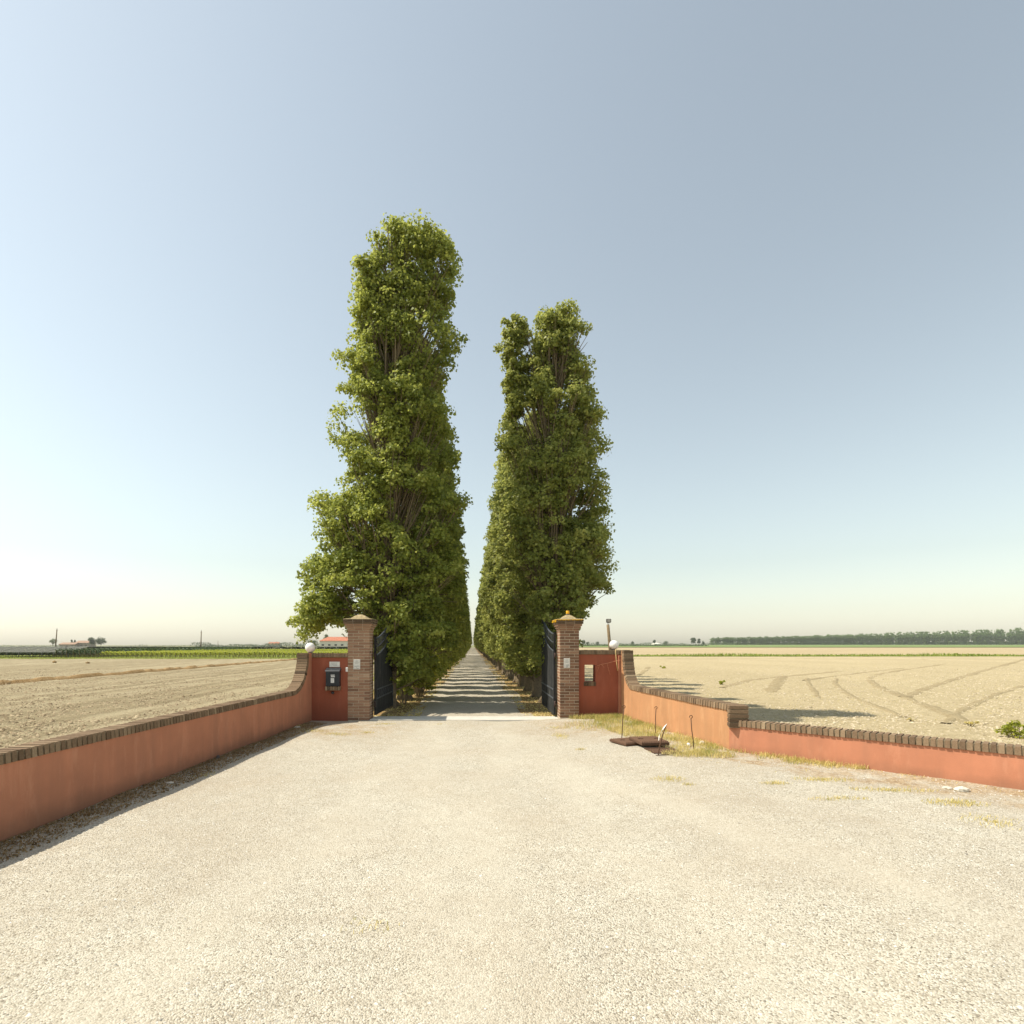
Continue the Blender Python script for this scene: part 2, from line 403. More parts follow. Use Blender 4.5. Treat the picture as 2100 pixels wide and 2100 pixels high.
th = MB(); th.box((-.17, 12.36, -.02), (4.3, .58, .09), .5, 0, .012)
tag(th.build('threshold_slab', M['concrete']), kind='structure')

# dry earth ridge across the left field and tyre tracks across the right one
def ribbon(mb, pts, w, h, seed=0, zf=None):
    rr = random.Random(seed)
    pts = [np.array(p, float) for p in pts]
    P = []
    for i in range(len(pts) - 1):
        n = max(2, int(np.linalg.norm(pts[i + 1] - pts[i]) / .5))
        for k in range(n): P.append(pts[i] + (pts[i + 1] - pts[i]) * k / n)
    P.append(pts[-1])
    for _ in range(4):
        P = [P[0]] + [(P[i - 1] + 2 * P[i] + P[i + 1]) / 4 for i in range(1, len(P) - 1)] + [P[-1]]
    V, F = [], []
    for i, p in enumerate(P):
        d = P[min(i + 1, len(P) - 1)] - P[max(i - 1, 0)]; d /= np.linalg.norm(d[:2]) + 1e-9
        nrm = np.array((-d[1], d[0], 0))
        ww = w * rr.uniform(.75, 1.25); hh = h * rr.uniform(.5, 1.4)
        for (s_, z_) in ((-1, -.05), (-.45, hh), (.45, hh * .8), (1, -.05)):
            q = p + nrm * s_ * ww / 2
            V.append((q[0], q[1], p[2] + z_ + (float(zf(q[0], q[1])) if zf else 0)))
        if i:
            a = (i - 1) * 4
            for k in range(3): F.append((a + k, a + k + 1, a + k + 5, a + k + 4))
    mb.add(V, F, .5, True)
rb = MB(); ribbon(rb, [(-24.2, y, -.29) for y in (26, 40, 55, 66, 77)], .75, .17, 3)
tag(rb.build('earth_ridge', M['litter']), kind='structure')
tk = MB()
for k, (pl, w) in enumerate([
    ([(2150, 1340), (2049, 1366.8), (1960, 1392), (1900, 1412), (1857, 1431)], .5),
    ([(1937, 1362), (1860, 1373), (1802, 1383), (1780, 1392), (1800, 1408), (1857, 1431), (1956, 1469), (1990, 1485)], .45),
    ([(1652, 1396), (1700, 1388), (1780, 1378), (1850, 1371)], .35),
    ([(1480, 1410), (1540, 1394), (1600, 1388), (1650, 1384), (1720, 1377)], .5),
    ([(1580, 1420), (1590, 1405), (1604, 1388)], .7),
    ([(1655, 1392), (1660, 1405), (1680, 1430)], .3),
    ([(1715, 1392), (1712, 1402), (1740, 1425), (1850, 1470)], .3),
    ([(2120, 1400), (2040, 1425), (1975, 1455), (1940, 1485)], .3),
    ([(1310, 1385), (1325, 1374), (1330, 1368)], .5),
    ([(1300, 1352), (1600, 1351), (1900, 1353)], 1.2)]):
    P = []
    for (a, b) in pl:
        x, y, _ = gnd(a, b, -.3); P.append((x, y, float(zr(y))))
    ribbon(tk, P, w * 1.35, .022, k, lambda x, y: .02 * wob(x, y, .6))
tag(tk.build('tyre_tracks', M['track']), kind='structure')

# ------------------------------------------------------------------ scattered small stuff
def pebbles(name, mat, P, size, tint, flat=.6):
    n = len(P); k = 5
    ang = RNG.uniform(0, 2 * np.pi, n)[:, None] + np.arange(4)[None, :] * np.pi / 2 + RNG.normal(0, .3, (n, 4))
    rad = size[:, None] * RNG.uniform(.65, 1.15, (n, 4))
    V = np.zeros((n, 5, 3))
    V[:, :4, 0] = P[:, None, 0] + rad * np.cos(ang); V[:, :4, 1] = P[:, None, 1] + rad * np.sin(ang)
    V[:, :4, 2] = P[:, None, 2] - size[:, None] * .25 + size[:, None] * RNG.uniform(0, .35, (n, 4))
    V[:, 4, 0] = P[:, 0] + size * RNG.uniform(-.4, .4, n); V[:, 4, 1] = P[:, 1] + size * RNG.uniform(-.4, .4, n)
    V[:, 4, 2] = P[:, 2] + size * flat * RNG.uniform(.7, 1.3, n)
    b = np.arange(n)[:, None] * 5
    F = np.concatenate([np.stack([b[:, 0] + i, b[:, 0] + (i + 1) % 4, b[:, 0] + 4], -1) for i in range(4)])
    T = np.tile(tint, 4)
    return tag(link(name, mesh_np(name, V.reshape(-1, 3), F, T), mat), kind='stuff')

def forecourt_points(n, ya, yb, bias=1.0):
    y = ya + (yb - ya) * RNG.random(n) ** bias
    a = -3.7 - .0634 * (11.76 - y); b = xr(y)
    x = a + (b - a) * RNG.random(n)
    return np.stack([x, y, fz(x, y)], -1)
P = forecourt_points(80000, 2.2, 12.0, 1.7)
P = P[RNG.random(len(P)) > .75 * np.clip(lanes(P[:, 0], P[:, 1]), 0, 1)]
sz = RNG.uniform(.003, .0072, len(P)) * (1 + 1.3 * (RNG.random(len(P)) ** 14))
o = pebbles('gravel_stones', M['stones'], P, sz, np.clip(RNG.beta(2.2, 1.6, len(P)), 0, 1))
tag(o, 'loose pale gravel stones strewn over the forecourt', 'gravel')
y = 3 + 42 * RNG.random(42000) ** 1.6; x = -4.6 - (y * .95) * RNG.random(42000) ** .9
P = np.stack([x, y, np.full_like(x, -.295)], -1)
o = pebbles('soil_clods', M['clod_l'], P, RNG.uniform(.010, .046, len(P)) * (1 + .9 * RNG.random(len(P)) ** 9), RNG.beta(2, 1.7, len(P)))
tag(o, 'brown clods of earth on the tilled field at left', 'clods')
y = 5 + 45 * RNG.random(42000) ** 1.5; x = np.maximum(xr(y) + .3, 4.2) + (y * 1.0) * RNG.random(42000)
P = np.stack([x, y, zr(y) + .005], -1)
o = pebbles('soil_clods', M['clod_r'], P, RNG.uniform(.009, .040, len(P)) * (1 + .9 * RNG.random(len(P)) ** 12), RNG.beta(2, 1.5, len(P)))
tag(o, 'pale clods of earth on the dry field at right', 'clods')

def blades(name, mat, P, h, w, tint, lean=.5, parent=None, kind='stuff'):
    n = len(P); an = RNG.uniform(0, 2 * np.pi, n); ld = RNG.uniform(0, 2 * np.pi, n)
    ll = np.abs(RNG.normal(0, lean, n)) * h
    dx, dy = np.cos(an) * w / 2, np.sin(an) * w / 2
    V = np.zeros((n, 5, 3)); B = P.copy()
    V[:, 0] = B - np.stack([dx, dy, 0 * dx], -1); V[:, 1] = B + np.stack([dx, dy, 0 * dx], -1)
    mid = B + np.stack([np.cos(ld) * ll * .35, np.sin(ld) * ll * .35, h * .6], -1)
    V[:, 2] = mid + .7 * np.stack([dx, dy, 0 * dx], -1); V[:, 3] = mid - .7 * np.stack([dx, dy, 0 * dx], -1)
    V[:, 4] = B + np.stack([np.cos(ld) * ll, np.sin(ld) * ll, np.maximum(h - .4 * ll, .2 * h)], -1)
    b = np.arange(n) * 5
    F = np.concatenate([np.stack([b, b + 1, b + 2], -1), np.stack([b, b + 2, b + 3], -1), np.stack([b + 3, b + 2, b + 4], -1)])
    o = link(name, mesh_np(name, V.reshape(-1, 3), F, np.tile(tint, 3)), mat, parent)
    if kind: tag(o, kind=kind)
    return o
def patch(n, c, r, zf=fz, p=.8):
    a = RNG.uniform(0, 2 * np.pi, n); q = RNG.random(n) ** p
    x = c[0] + r[0] * q * np.cos(a); y = c[1] + r[1] * q * np.sin(a)
    return np.stack([x, y, zf(x, y)], -1)
# dry grass along the right wall
q = RNG.random(17000); yy = 7.0 + 5.1 * q
off = .68 * RNG.random(17000) ** 1.4 * np.clip(.30 + 1.6 * np.exp(-((yy - 9.9) / 2.1) ** 2), .2, 1.5)
Pg = np.stack([xr(yy) - .03 - off, yy, fz(xr(yy) - off, yy)], -1)
keep = (wob(Pg[:, 0] * 2.2, Pg[:, 1] * 2.2) + 1.25 * np.exp(-((yy - 9.9) / 2.2) ** 2) > .0 + 1.9 * RNG.random(17000) - .2); Pg = Pg[keep]
Pg2 = patch(1800, (2.75, 11.95), (.62, .16))
Pg3 = patch(1500, (3.35, 7.95), (.55, .28))
Pg4 = patch(900, (2.6, 10.9), (.75, .7))
Pg = np.concatenate([Pg, Pg2, Pg3, Pg4]); n = len(Pg)
green = np.exp(-((Pg[:, 1] - 11.6) / .8) ** 2) * .6 + .5 * (wob(Pg[:, 0] * 2.9, Pg[:, 1] * 2.1, 1, 2) > .7)
tn = np.clip(RNG.beta(2.4, 1.5, n) - green * RNG.random(n) - .35 * (wob(Pg[:, 0] * 1.3, Pg[:, 1] * 1.3) > 1.0), 0, 1)
o = blades('dry_grass', M['grass'], Pg, RNG.uniform(.015, .095, n) * (1 + .6 * np.exp(-((Pg[:, 1] - 11.3) / 1.4) ** 2)), RNG.uniform(.004, .008, n), tn, .75)
tag(o, 'straw coloured dry grass along the foot of the right wall', 'grass')
n = 16000; yy = 8 + 50 * RNG.random(n) ** 1.3; xx = np.maximum(xr(yy) + .4, 4.3) + yy * 1.0 * RNG.random(n)
o = blades('field_straw', M['grass'], np.stack([xx, yy, zr(yy)], -1), RNG.uniform(.01, .04, n), RNG.uniform(.006, .02, n), RNG.random(n), 1.8)
tag(o, 'bits of straw strewn over the pale right field', 'straw')
# sparse tufts on the gravel
L = []
for (c, r, k) in [(gnd(690, 1507, 0), (.30, .16), 220), (gnd(751, 1502, 0), (.16, .1), 130), (gnd(790, 1486, 0), (.25, .09), 150), (gnd(1150, 1508, .05), (.16, .35), 260),
                  (gnd(1140, 1490, .05), (.3, .2), 160), (gnd(1190, 1535, .05), (.1, .05), 60), (gnd(1372, 1600, .05), (.22, .14), 200), (gnd(1412, 1611, .05), (.1, .06), 60),
                  (gnd(1590, 1608, .07), (.2, .07), 160), (gnd(1690, 1600, .07), (.4, .12), 320), (gnd(1830, 1622, .07), (.5, .1), 350), (gnd(1960, 1650, .07), (.35, .15), 350),
                  (gnd(2040, 1690, .07), (.3, .2), 200), (gnd(1720, 1640, .07), (.35, .08), 160), (gnd(640, 1500, 0), (.3, .25), 240), (gnd(610, 1490, 0), (.15, .3), 200),
                  (gnd(420, 1590, 0), (.12, .2), 60), (gnd(900, 1486, 0), (.3, .08), 40), (gnd(760, 1900, 0), (.2, .12), 40)]:
    L.append(patch(k, c, r, fz, .9))
n = 2600; yy = 4.6 + 3.6 * RNG.random(n); oo = 1.5 * RNG.random(n) ** 1.3
Q_ = np.stack([xr(yy) - .05 - oo, yy, fz(xr(yy) - oo, yy)], -1); L.append(Q_[wob(Q_[:, 0] * 2.6, Q_[:, 1] * 2.6) > .5 + .9 * RNG.random(n)])
Pt = np.concatenate(L); n = len(Pt)
o = blades('grass_tufts', M['grass'], Pt, RNG.uniform(.012, .045, n), RNG.uniform(.004, .007, n), np.clip(RNG.beta(2.5, 1.5, n), 0, 1), .9)
tag(o, 'small dry tufts of grass growing out of the gravel', 'grass')
# withered debris in the shade along the left wall
n = 9000; yy = 3.2 + 8.6 * RNG.random(n); xx = xl(yy) + .03 + .42 * RNG.random(n) ** 1.5
o = blades('withered_leaves', M['litter'], np.stack([xx, yy, fz(xx, yy)], -1), RNG.uniform(.008, .03, n), RNG.uniform(.006, .02, n), RNG.random(n), 1.6)
tag(o, 'withered leaves and straw drifted along the left wall', 'leaf litter')
# leaf litter on the verges
n = 16000; yy = 12.8 + 50 * RNG.random(n) ** 1.6; sd = np.where(RNG.random(n) < .5, -1, 1); xx = sd * (1.25 + 1.9 * RNG.random(n))
o = blades('fallen_leaves', M['grass'], np.stack([xx, yy, np.zeros(n)], -1), RNG.uniform(.01, .04, n), RNG.uniform(.02, .05, n), .4 + .6 * RNG.random(n), 1.6)
tag(o, 'dry fallen leaves and straw under the two rows of poplars', 'leaf litter')
# green verge of the ditch far right, grass strip at left
n = 9000; yy = RNG.uniform(90.5, 100, n); xx = 5 + 190 * RNG.random(n)
o = blades('ditch_grass', M['grass_g'], np.stack([xx, yy, zr(yy)], -1), RNG.uniform(.15, .5, n) * (1 + .25 * wob(xx * .1, yy * .0)), RNG.uniform(.06, .16, n), RNG.random(n), .5)
tag(o, 'line of green grass along the ditch between the right fields', 'grass')
n = 7000; yy = RNG.uniform(78.5, 84.3, n); xx = -5 - 110 * RNG.random(n)
o = blades('ditch_grass', M['grass_g'], np.stack([xx, yy, np.full(n, -.3)], -1), RNG.uniform(.08, .25, n), RNG.uniform(.05, .12, n), .4 + .6 * RNG.random(n), .6)
tag(o, 'bright green grass strip in front of the vineyard rows', 'grass')
n = 9000; yy = 13 + 60 * RNG.random(n) ** 1.4; sd = np.where(RNG.random(n) < .5, -1, 1); xx = sd * RNG.uniform(2.9, 4.9, n)
o = blades('bank_grass', M['grass'], np.stack([xx, yy, np.asarray(bankz(xx, yy))], -1), RNG.uniform(.05, .2, n), RNG.uniform(.01, .03, n), .9 * RNG.random(n), .6)
tag(o, 'rough grass on the banks outside the rows of poplars', 'grass')

# ------------------------------------------------------------------ masonry
def sweep_wall(name, mat, parent, line, prof, thick, side):
    """wall body: line(s)->(x,y) front face, prof = [(s, ztop)], thickness behind the face"""
    V, F = [], []
    for (s, zt) in prof:
        x, y, nx, ny = line(s)
        bx, by = x + nx * thick, y + ny * thick
        V += [(x, y, -.6), (x, y, zt), (bx, by, zt), (bx, by, -.6)]
    n = len(prof)
    for i in range(n - 1):
        a = i * 4
        for k in range(3):
            f = (a + k, a + k + 1, a + k + 5, a + k + 4)
            F.append(f if side > 0 else f[::-1])
    F += [(0, 3, 2, 1), ((n - 1) * 4, (n - 1) * 4 + 1, (n - 1) * 4 + 2, (n - 1) * 4 + 3)]
    mb = MB(); mb.add(V, F); return mb.build(name, mat, parent)

def coping_bricks(parent, path, across, over, wid, hgt, pitch, seed, gap=.015, name='coping'):
    """bricks on edge along path (points on top of the wall, front face); across = unit vector back over the wall"""
    rr = random.Random(seed)
    pts = [np.array(p, float) for p in path]
    L = [0.0]
    for i in range(1, len(pts)): L.append(L[-1] + np.linalg.norm(pts[i] - pts[i - 1]))
    def P(s):
        s = min(max(s, 0), L[-1] - 1e-6)
        i = max(k for k in range(len(L) - 1) if L[k] <= s)
        t = (s - L[i]) / (L[i + 1] - L[i]); d = pts[i + 1] - pts[i]
        return pts[i] + d * t, d / np.linalg.norm(d)
    mb = MB(); core = MB()
    ac = np.array(across, float)
    n = int(L[-1] / pitch)
    pitch = L[-1] / n
    for k in range(n):
        p, d = P((k + .5) * pitch)
        up = np.cross(d, ac); up /= np.linalg.norm(up)
        if abs(up[2]) > .2: up *= np.sign(up[2])
        elif up[1] > 0: up = -up
        h = hgt + rr.uniform(-.003, .003); o = over + rr.uniform(-.004, .004); w = wid + rr.uniform(-.004, .004)
        half = (pitch - gap) / 2 * rr.uniform(.93, 1.05)
        a0 = -ac * o + p; b0 = a0 + ac * (w + 2 * o - o)
        rnd = rr.uniform(-.002, .002)
        Q = []
        c = .008
        for z in (0.003, h):
            for (base, sg, ins) in ((a0, -1, 0), (a0, 1, 0), (b0, 1, 0), (b0, -1, 0)):
                e = 0.0 if z < .01 else c
                Q.append(base + d * sg * (half - e * .4) + up * (z + (rnd if z > .01 else 0)) + ac * (e if base is a0 else -e))
        t = min(1, max(0, rr.gauss(.47, .13)))
        mb.hexa(Q if np.dot(np.cross(d, ac), up) > 0 else [Q[1], Q[0], Q[3], Q[2], Q[5], Q[4], Q[7], Q[6]], t)
    # mortar bed between and under the bricks
    m = max(2, int(L[-1] / .05)); V, F = [], []
    for k in range(m + 1):
        p, d = P(L[-1] * k / m)
        up = np.cross(d, ac); up /= np.linalg.norm(up)
        if abs(up[2]) > .2: up *= np.sign(up[2])
        elif up[1] > 0: up = -up
        a = p - ac * (over - .013); b = p + ac * (wid - .011)
        V += [a + up * .004, a + up * (hgt - .010), b + up * (hgt - .010), b + up * .004]
        if k:
            q = (k - 1) * 4
            F += [(q, q + 1, q + 5, q + 4), (q + 1, q + 2, q + 6, q + 5), (q + 2, q + 3, q + 7, q + 6), (q + 3, q, q + 4, q + 7)]
    F += [(0, 1, 2, 3), (m * 4, m * 4 + 1, m * 4 + 2, m * 4 + 3)]
    core.add(V, F)
    c = mb.build(name, M['coping'], parent)
    core.build('mortar_bed', M['coping_mortar'], c)
    return c

# left boundary wall
lw = empty('boundary_wall', (0, 0, 0), 'long low terracotta wall with brick coping on the left, in shade, sweeping up at its far end', 'wall')
prof = [(-6.0, .66), (0, .66), (4, .66), (8, .66), (11.05, .66)]
for k in range(1, 17):
    a = k / 16 * math.pi / 2
    prof.append((11.05 + .85 * math.sin(a), .66 + .845 * (1 - math.cos(a)) + .001 * k))
prof.append((12.10, 1.522))
nl = math.hypot(1, .0634)
sweep_wall('wall_body', M['plaster'], lw, lambda s: (xl(s), s, -1 / nl, .0634 / nl), prof, .20, 1)
path = [(xl(s), s, z) for (s, z) in prof[:-1]]
coping_bricks(lw, path, (-1 / nl, .0634 / nl, 0), .022, .23, .098, .066, 3)

# right boundary wall: two runs
rw = empty('boundary_wall', (0, 0, 0), 'sunlit terracotta wall with brick coping curving down from the right gate wall to a brick step', 'wall')
def rline(s):
    y = 12.12 - s; nn = math.hypot(1, .159)
    return (float(xr(y)), y, 1 / nn, .159 / nn)
prof = [(0.0, 1.575)]
for k in range(0, 13):
    a = (12 - k) / 12 * math.pi / 2
    prof.append((.06 + .48 * (1 - math.sin(a)), .735 + .845 * (1 - math.cos(a)) ))
prof += [(1.2, .722), (2.2, .705), (3.0, .693), (3.86, .682)]
sweep_wall('wall_body', M['plaster_lit'], rw, rline, prof, .20, -1)
nn = math.hypot(1, .159)
path = [(rline(s)[0], rline(s)[1], z) for (s, z) in prof[1:]]
coping_bricks(rw, path, (1 / nn, .159 / nn, 0), .022, .22, .096, .066, 4)
pier = MB()
for k in range(5):                       # bricks closing the step
    z = .452 + k * .067
    pier.box((4.075 + random.uniform(-.004, .004), 8.235, z + .03), (.275, .115, .054), random.random(), -.15, .004)
pier.build('step_bricks', M['coping'], rw)
pm = MB(); pm.box((4.075, 8.235, .60), (.255, .095, .33), .5, -.15); pm.build('mortar_bed', M['coping_mortar'], rw)

rw2 = empty('boundary_wall', (0, 0, 0), 'lower sunlit terracotta wall at the right edge, running from the brick step towards the viewer', 'wall')
d2 = np.array((.95, -1, 0)) / math.hypot(.95, 1)
n2 = (-d2[1] * 1.0, d2[0], 0)
def rline2(s): return (3.972 + d2[0] * s, 8.30 + d2[1] * s, n2[0], n2[1])
prof = [(0.0, .455), (2.5, .46), (6, .47), (14, .48)]
sweep_wall('wall_body', M['plaster'], rw2, rline2, prof, .20, -1)
path = [(rline2(s)[0], rline2(s)[1], z) for (s, z) in [(0.13, .455)] + prof[1:]]
coping_bricks(rw2, path, n2, .022, .22, .096, .066, 5)

# gate walls beside the pillars
def straight_coping(parent, x0, x1, yf, z, depth, hgt, seed):
    coping_bricks(parent, [(x0, yf, z), (x1, yf, z)], (0, 1, 0), .016, depth, hgt, .062, seed)
glw = empty('gate_wall', (-3.2, 12.1, 0), 'short dark red wall left of the gate carrying the mailbox, between low wall and brick pillar', 'wall')
g = MB(); g.box((-.07, .13, .56), (.96, .24, 1.72))
gb = g.build('wall_body', M['plaster_dark'], glw)
coping_bricks(glw, [(-.66, .005, 1.424), (.385, .005, 1.424)], (0, 1, 0), .018, .25, .092, .062, 8)
grw = empty('gate_wall', (2.86, 12.22, 0), 'short dark red wall right of the gate pierced by a small square window', 'wall')
g = MB()                                  # panel with a real opening
xa, xb, za, zb, wx0, wx1, wz0, wz1 = -.47, .62, -.4, 1.486, -.305, -.060, .865, 1.25
for (a, b, c, d) in ((xa, wx0, za, zb), (wx1, xb, za, zb), (wx0, wx1, za, wz0), (wx0, wx1, wz1, zb)):
    g.box(((a + b) / 2, .12, (c + d) / 2), (b - a, .24, d - c))
g.build('wall_body', M['plaster_dark'], grw)
coping_bricks(grw, [(-.47, .0, 1.488), (.735, .0, 1.488)], (0, 1, 0), .018, .25, .10, .062, 9)
sill = MB()
for k in range(5): sill.box((-.30 + .056 * k, .08, .815), (.048, .20, .094), random.random() * .6, 0, .004)
sill.build('sill', M['coping'], grw)
sm = MB(); sm.box((-.188, .085, .815), (.27, .18, .084)); sm.build('sill_mortar', M['coping_mortar'], grw)
cp = MB(); cp.box((.505, -.03, .53), (.10, .065, 1.86), .5, 0, .006); cp.build('corner_pilaster', M['plaster'], grw)

# brick pillars
def brick_pillar(loc, w, d, h, label, seed, base_t):
    rr = random.Random(seed)
    root = empty('gate_pillar', loc, label, 'pillar')
    mb = MB(); course = .0655; nC = int(h / course); jt = .011
    bl = (w + jt) / 2
    for c in range(nC):
        z = c * course + course / 2
        for face in range(4):
            ln = w if face % 2 == 0 else d
            n = 2
            xs = []
            if (c + face) % 2 == 0: cuts = [0, .5, 1]
            else: cuts = [0, .25, .75, 1]
            for a, b in zip(cuts[:-1], cuts[1:]):
                u0, u1 = -ln / 2 + a * ln + (jt / 2 if a > 0 else 0), -ln / 2 + b * ln - (jt / 2 if b < 1 else 0)
                u = (u0 + u1) / 2; L_ = (u1 - u0) * rr.uniform(.985, 1.0)
                t = min(1, max(0, rr.gauss(base_t, .2)))
                dep = .06; pr = rr.uniform(-.002, .003)
                hh = course - jt + rr.uniform(-.002, .002)
                if face == 0: mb.box((u, -d / 2 + dep / 2 - pr, z), (L_, dep, hh), t, 0, .003)
                elif face == 2: mb.box((u, d / 2 - dep / 2 + pr, z), (L_, dep, hh), t, 0, .003)
                elif face == 1: mb.box((w / 2 - dep / 2 - .004 + pr, u, z), (dep, L_ - .0095, hh - .001), t, 0, .003)
                else: mb.box((-w / 2 + dep / 2 + .004 - pr, u, z), (dep, L_ - .0095, hh - .001), t, 0, .003)
    # corbelled courses
    top = MB()
    H = nC * course
    for k, (g_, tt) in enumerate(((.012, .6), (.035, .62), (.062, .58), (.085, .1), (.092, .08))):
        z = H + k * .050 + .025; mk = top if k > 2 else mb
        n = 3
        for face in range(4):
            ln = (w if face % 2 == 0 else d) + 2 * g_
            for q in range(n):
                L_ = ln / n - jt; u = -ln / 2 + (q + .5) * ln / n
                t = min(1, max(0, rr.gauss(tt if base_t > .4 else tt * .6, .12)))
                if face == 0: mk.box((u, -d / 2 - g_ + .05, z), (L_, .1, .041), t, 0, .003)
                elif face == 2: mk.box((u, d / 2 + g_ - .05, z), (L_, .1, .041), t, 0, .003)
                elif face == 1: mk.box((w / 2 + g_ - .053, u, z), (.1, L_ - .012, .040), t, 0, .003)
                else: mk.box((-w / 2 - g_ + .053, u, z), (.1, L_ - .012, .040), t, 0, .003)
    shaft = mb.build('brick_shaft', M['brick'], root)
    top.build('weathered_courses', M['coping'], root)
    core = MB(); core.box((0, 0, H / 2 - .05), (w - .012, d - .012, H + .1))
    for k, g_ in enumerate((.012, .035, .062, .085, .092)):
        core.box((0, 0, H + k * .05 + .025), (w + 2 * g_ - .016, d + 2 * g_ - .016, .05 - .0015 * k))
    core.build('mortar_core', M['mortar'], shaft)
    zt = H + .25
    cap = MB(); a, b = w / 2 + .086, w * .30
    P = []
    for (q, z) in ((a, zt), (a - .004, zt + .012), (b * 1.3, zt + .028), (b * .8, zt + .085), (.03, zt + .125)):
        P += [(-q, -q, z), (q, -q, z), (q, q, z), (-q, q, z)]
    F = []
    for k in range(4):
        for i in range(4): F.append((k * 4 + i, k * 4 + (i + 1) % 4, k * 4 + 4 + (i + 1) % 4, k * 4 + 4 + i))
    F.append((16, 17, 18, 19)); cap.add(P, F)
    cap.build('cap', M['cap'], root)
    return root, zt
pl, zt = brick_pillar((-2.57, 12.34, 0), .492, .48, 2.05, 'red brick gate pillar on the left with a white plaque and no lamp on its cap', 11, .55)
pr_, ztr = brick_pillar((2.19, 12.34, .06), .43, .48, 1.99, 'brick gate pillar on the right, topped by a yellow beacon and crusted with lichen', 12, .32)
lc = MB()
rr = random.Random(5)
for k in range(150):                       # lichen crusts on the right cap
    side = rr.random()
    e = .43 / 2 + .092
    if side < .45: c = (-e - .001, rr.uniform(-.3, .3), ztr - rr.uniform(0.0, .055))
    elif side < .9: c = (rr.uniform(-.3, .3), -.24 - .093, ztr - rr.uniform(0, .014))
    else: c = (rr.uniform(-.25, .25), rr.uniform(-.3, -.15), ztr + .010)
    r = rr.uniform(.008, .02)
    lc.lathe((c[0], c[1], c[2] - .006), [(r * .7, .0), (r, .006), (r * .8, .009), (r * .3, .010)], 7)
lc.build('lichen_crust', M['lichen'], pr_)

# amber beacon on the right pillar
bz = .06 + ztr + .125
bc = empty('beacon_lamp', (2.19, 12.34, bz - .004), 'small yellow warning beacon standing on the right pillar cap', 'lamp')
b = MB(); b.lathe((0, 0, 0), [(.045, 0), (.045, .018), (.034, .022)], 16); b.build('beacon_base', M['metal'], bc)
b = MB(); b.lathe((0, 0, .022), [(.038, 0), (.039, .004), (.039, .066), (.036, .071), (.012, .073)], 16); b.build('beacon_lens', M['yellow'], bc)

# plaques on the pillars
def plaque(loc, w, h, label):
    p = empty('wall_plaque', loc, label, 'plaque')
    b = MB(); b.box((0, 0, 0), (w, .012, h), .5, 0, .003); b.build('plate', M['paper'], p)
    t = MB(); rr = random.Random(int(loc[0] * 100))
    for k in range(3):                    # faded lines, illegible in the photo
        ww = w * rr.uniform(.35, .6); t.box((0, -.0075, h * (.33 - .13 * k)), (ww, .002, h * .022))
    for i in range(7):
        for j in range(4):
            if rr.random() < .72 - .12 * abs(i - 3) * (j > 1):
                t.lathe((w * (.105 * (i - 3)), 0, 0), [(0.0001, 0), (0.0002, .0001)], 3) if False else t.box((w * .105 * (i - 3), -.0075, -h * (.16 + .085 * j)), (w * .07, .002, h * .045))
    for (sx, sz_) in ((0, .46), (0, -.46)): t.box((w * sx, -.0075, h * sz_), (w * .08, .002, h * .03))
    t.build('faded_print', M['ink'], p); return p
px, _, pz = at(731.8, 1362.5, 12.09); plaque((px, 12.094 - .004, pz), .150, .225, 'white ceramic plaque on the left brick pillar, beside the red mailbox wall')
px, _, pz = at(1162.5, 1360, 12.09); plaque((px, 12.094 - .004, pz), .136, .215, 'white ceramic plaque on the right brick pillar under the yellow beacon')

# mailbox group on the left gate wall
Yw = 12.11
mx, _, mz = at(685, 1388, Yw)
mbx = empty('mailbox', (mx, Yw, mz), 'black metal mailbox with white stickers on the dark red wall', 'mailbox')
b = MB(); b.box((0, -.055, -.035), (.305, .13, .335), .5, 0, .008); b.build('box_body', M['mailbox'], mbx)
b = MB(); b.hexa([(-.162, -.155, .13), (.162, -.155, .13), (.162, .01, .135), (-.162, .01, .135), (-.162, -.135, .155), (.162, -.135, .155), (.162, .01, .215), (-.162, .01, .215)]); 
b.box((0, -.128, .10), (.30, .014, .062), .5, 0, .004); b.build('flap', M['mailbox'], mbx)
for (cx, cz, w_, h_) in ((.0, .045, .085, .022), (.006, .012, .085, .026), (-.004, -.075, .075, .105)):
    b = MB(); b.box((cx, -.1225, cz), (w_, .004, h_)); st = b.build('sticker', M['white'], mbx)
    t = MB()
    for k in range(max(1, int(h_ / .022))): t.box((cx + random.uniform(-.008, .008), -.1255, cz + h_ * .38 - k * .021 - .004), (w_ * random.uniform(.5, .8), .002, .004))
    t.build('faded_print', M['ink'], st)
sb = MB()
for k in range(6): sb.box((-.145 + .056 * k, -.06, -.255), (.047, .13, .09), random.random(), 0, .004)
so = sb.build('brick_sill', M['coping'], glw, None)
so.location = (mx + 3.2, .01, mz)
sb = MB(); sb.box((-.005, -.055, -.255), (.325, .10, .078)); so2 = sb.build('mortar_bed', M['coping_mortar'], so)
px, _, pz = at(686.5, 1362.5, Yw); 
b = MB(); b.box((0, 0, 0), (.232, .014, .122), .5, 0, .003)
nb = tag(b.build('name_plate', M['paper'], None, (px, 12.10, pz)), 'cream rectangular name plate above the black mailbox', 'sign')
t = MB()
for k in range(3): t.box((.01 * (k - 1), -.0085, .03 - .03 * k), (.14 - .02 * k, .002, .005))
t.build('faded_print', M['ink'], nb)
px, _, pz = at(711.8, 1373, Yw)
b = MB(); b.box((0, 0, 0), (.045, .04, .10), .5, 0, .006); sw = tag(b.build('switch_box', M['white'], None, (px, 12.092, pz)), 'small white switch box where the red wall meets the left pillar', 'switch box')
b = MB(); b.box((0, -.022, .01), (.02, .006, .035), .5, 0, .002); b.build('switch_lid', M['paper'], sw)
px, _, pz = at(683, 1420.5, Yw)
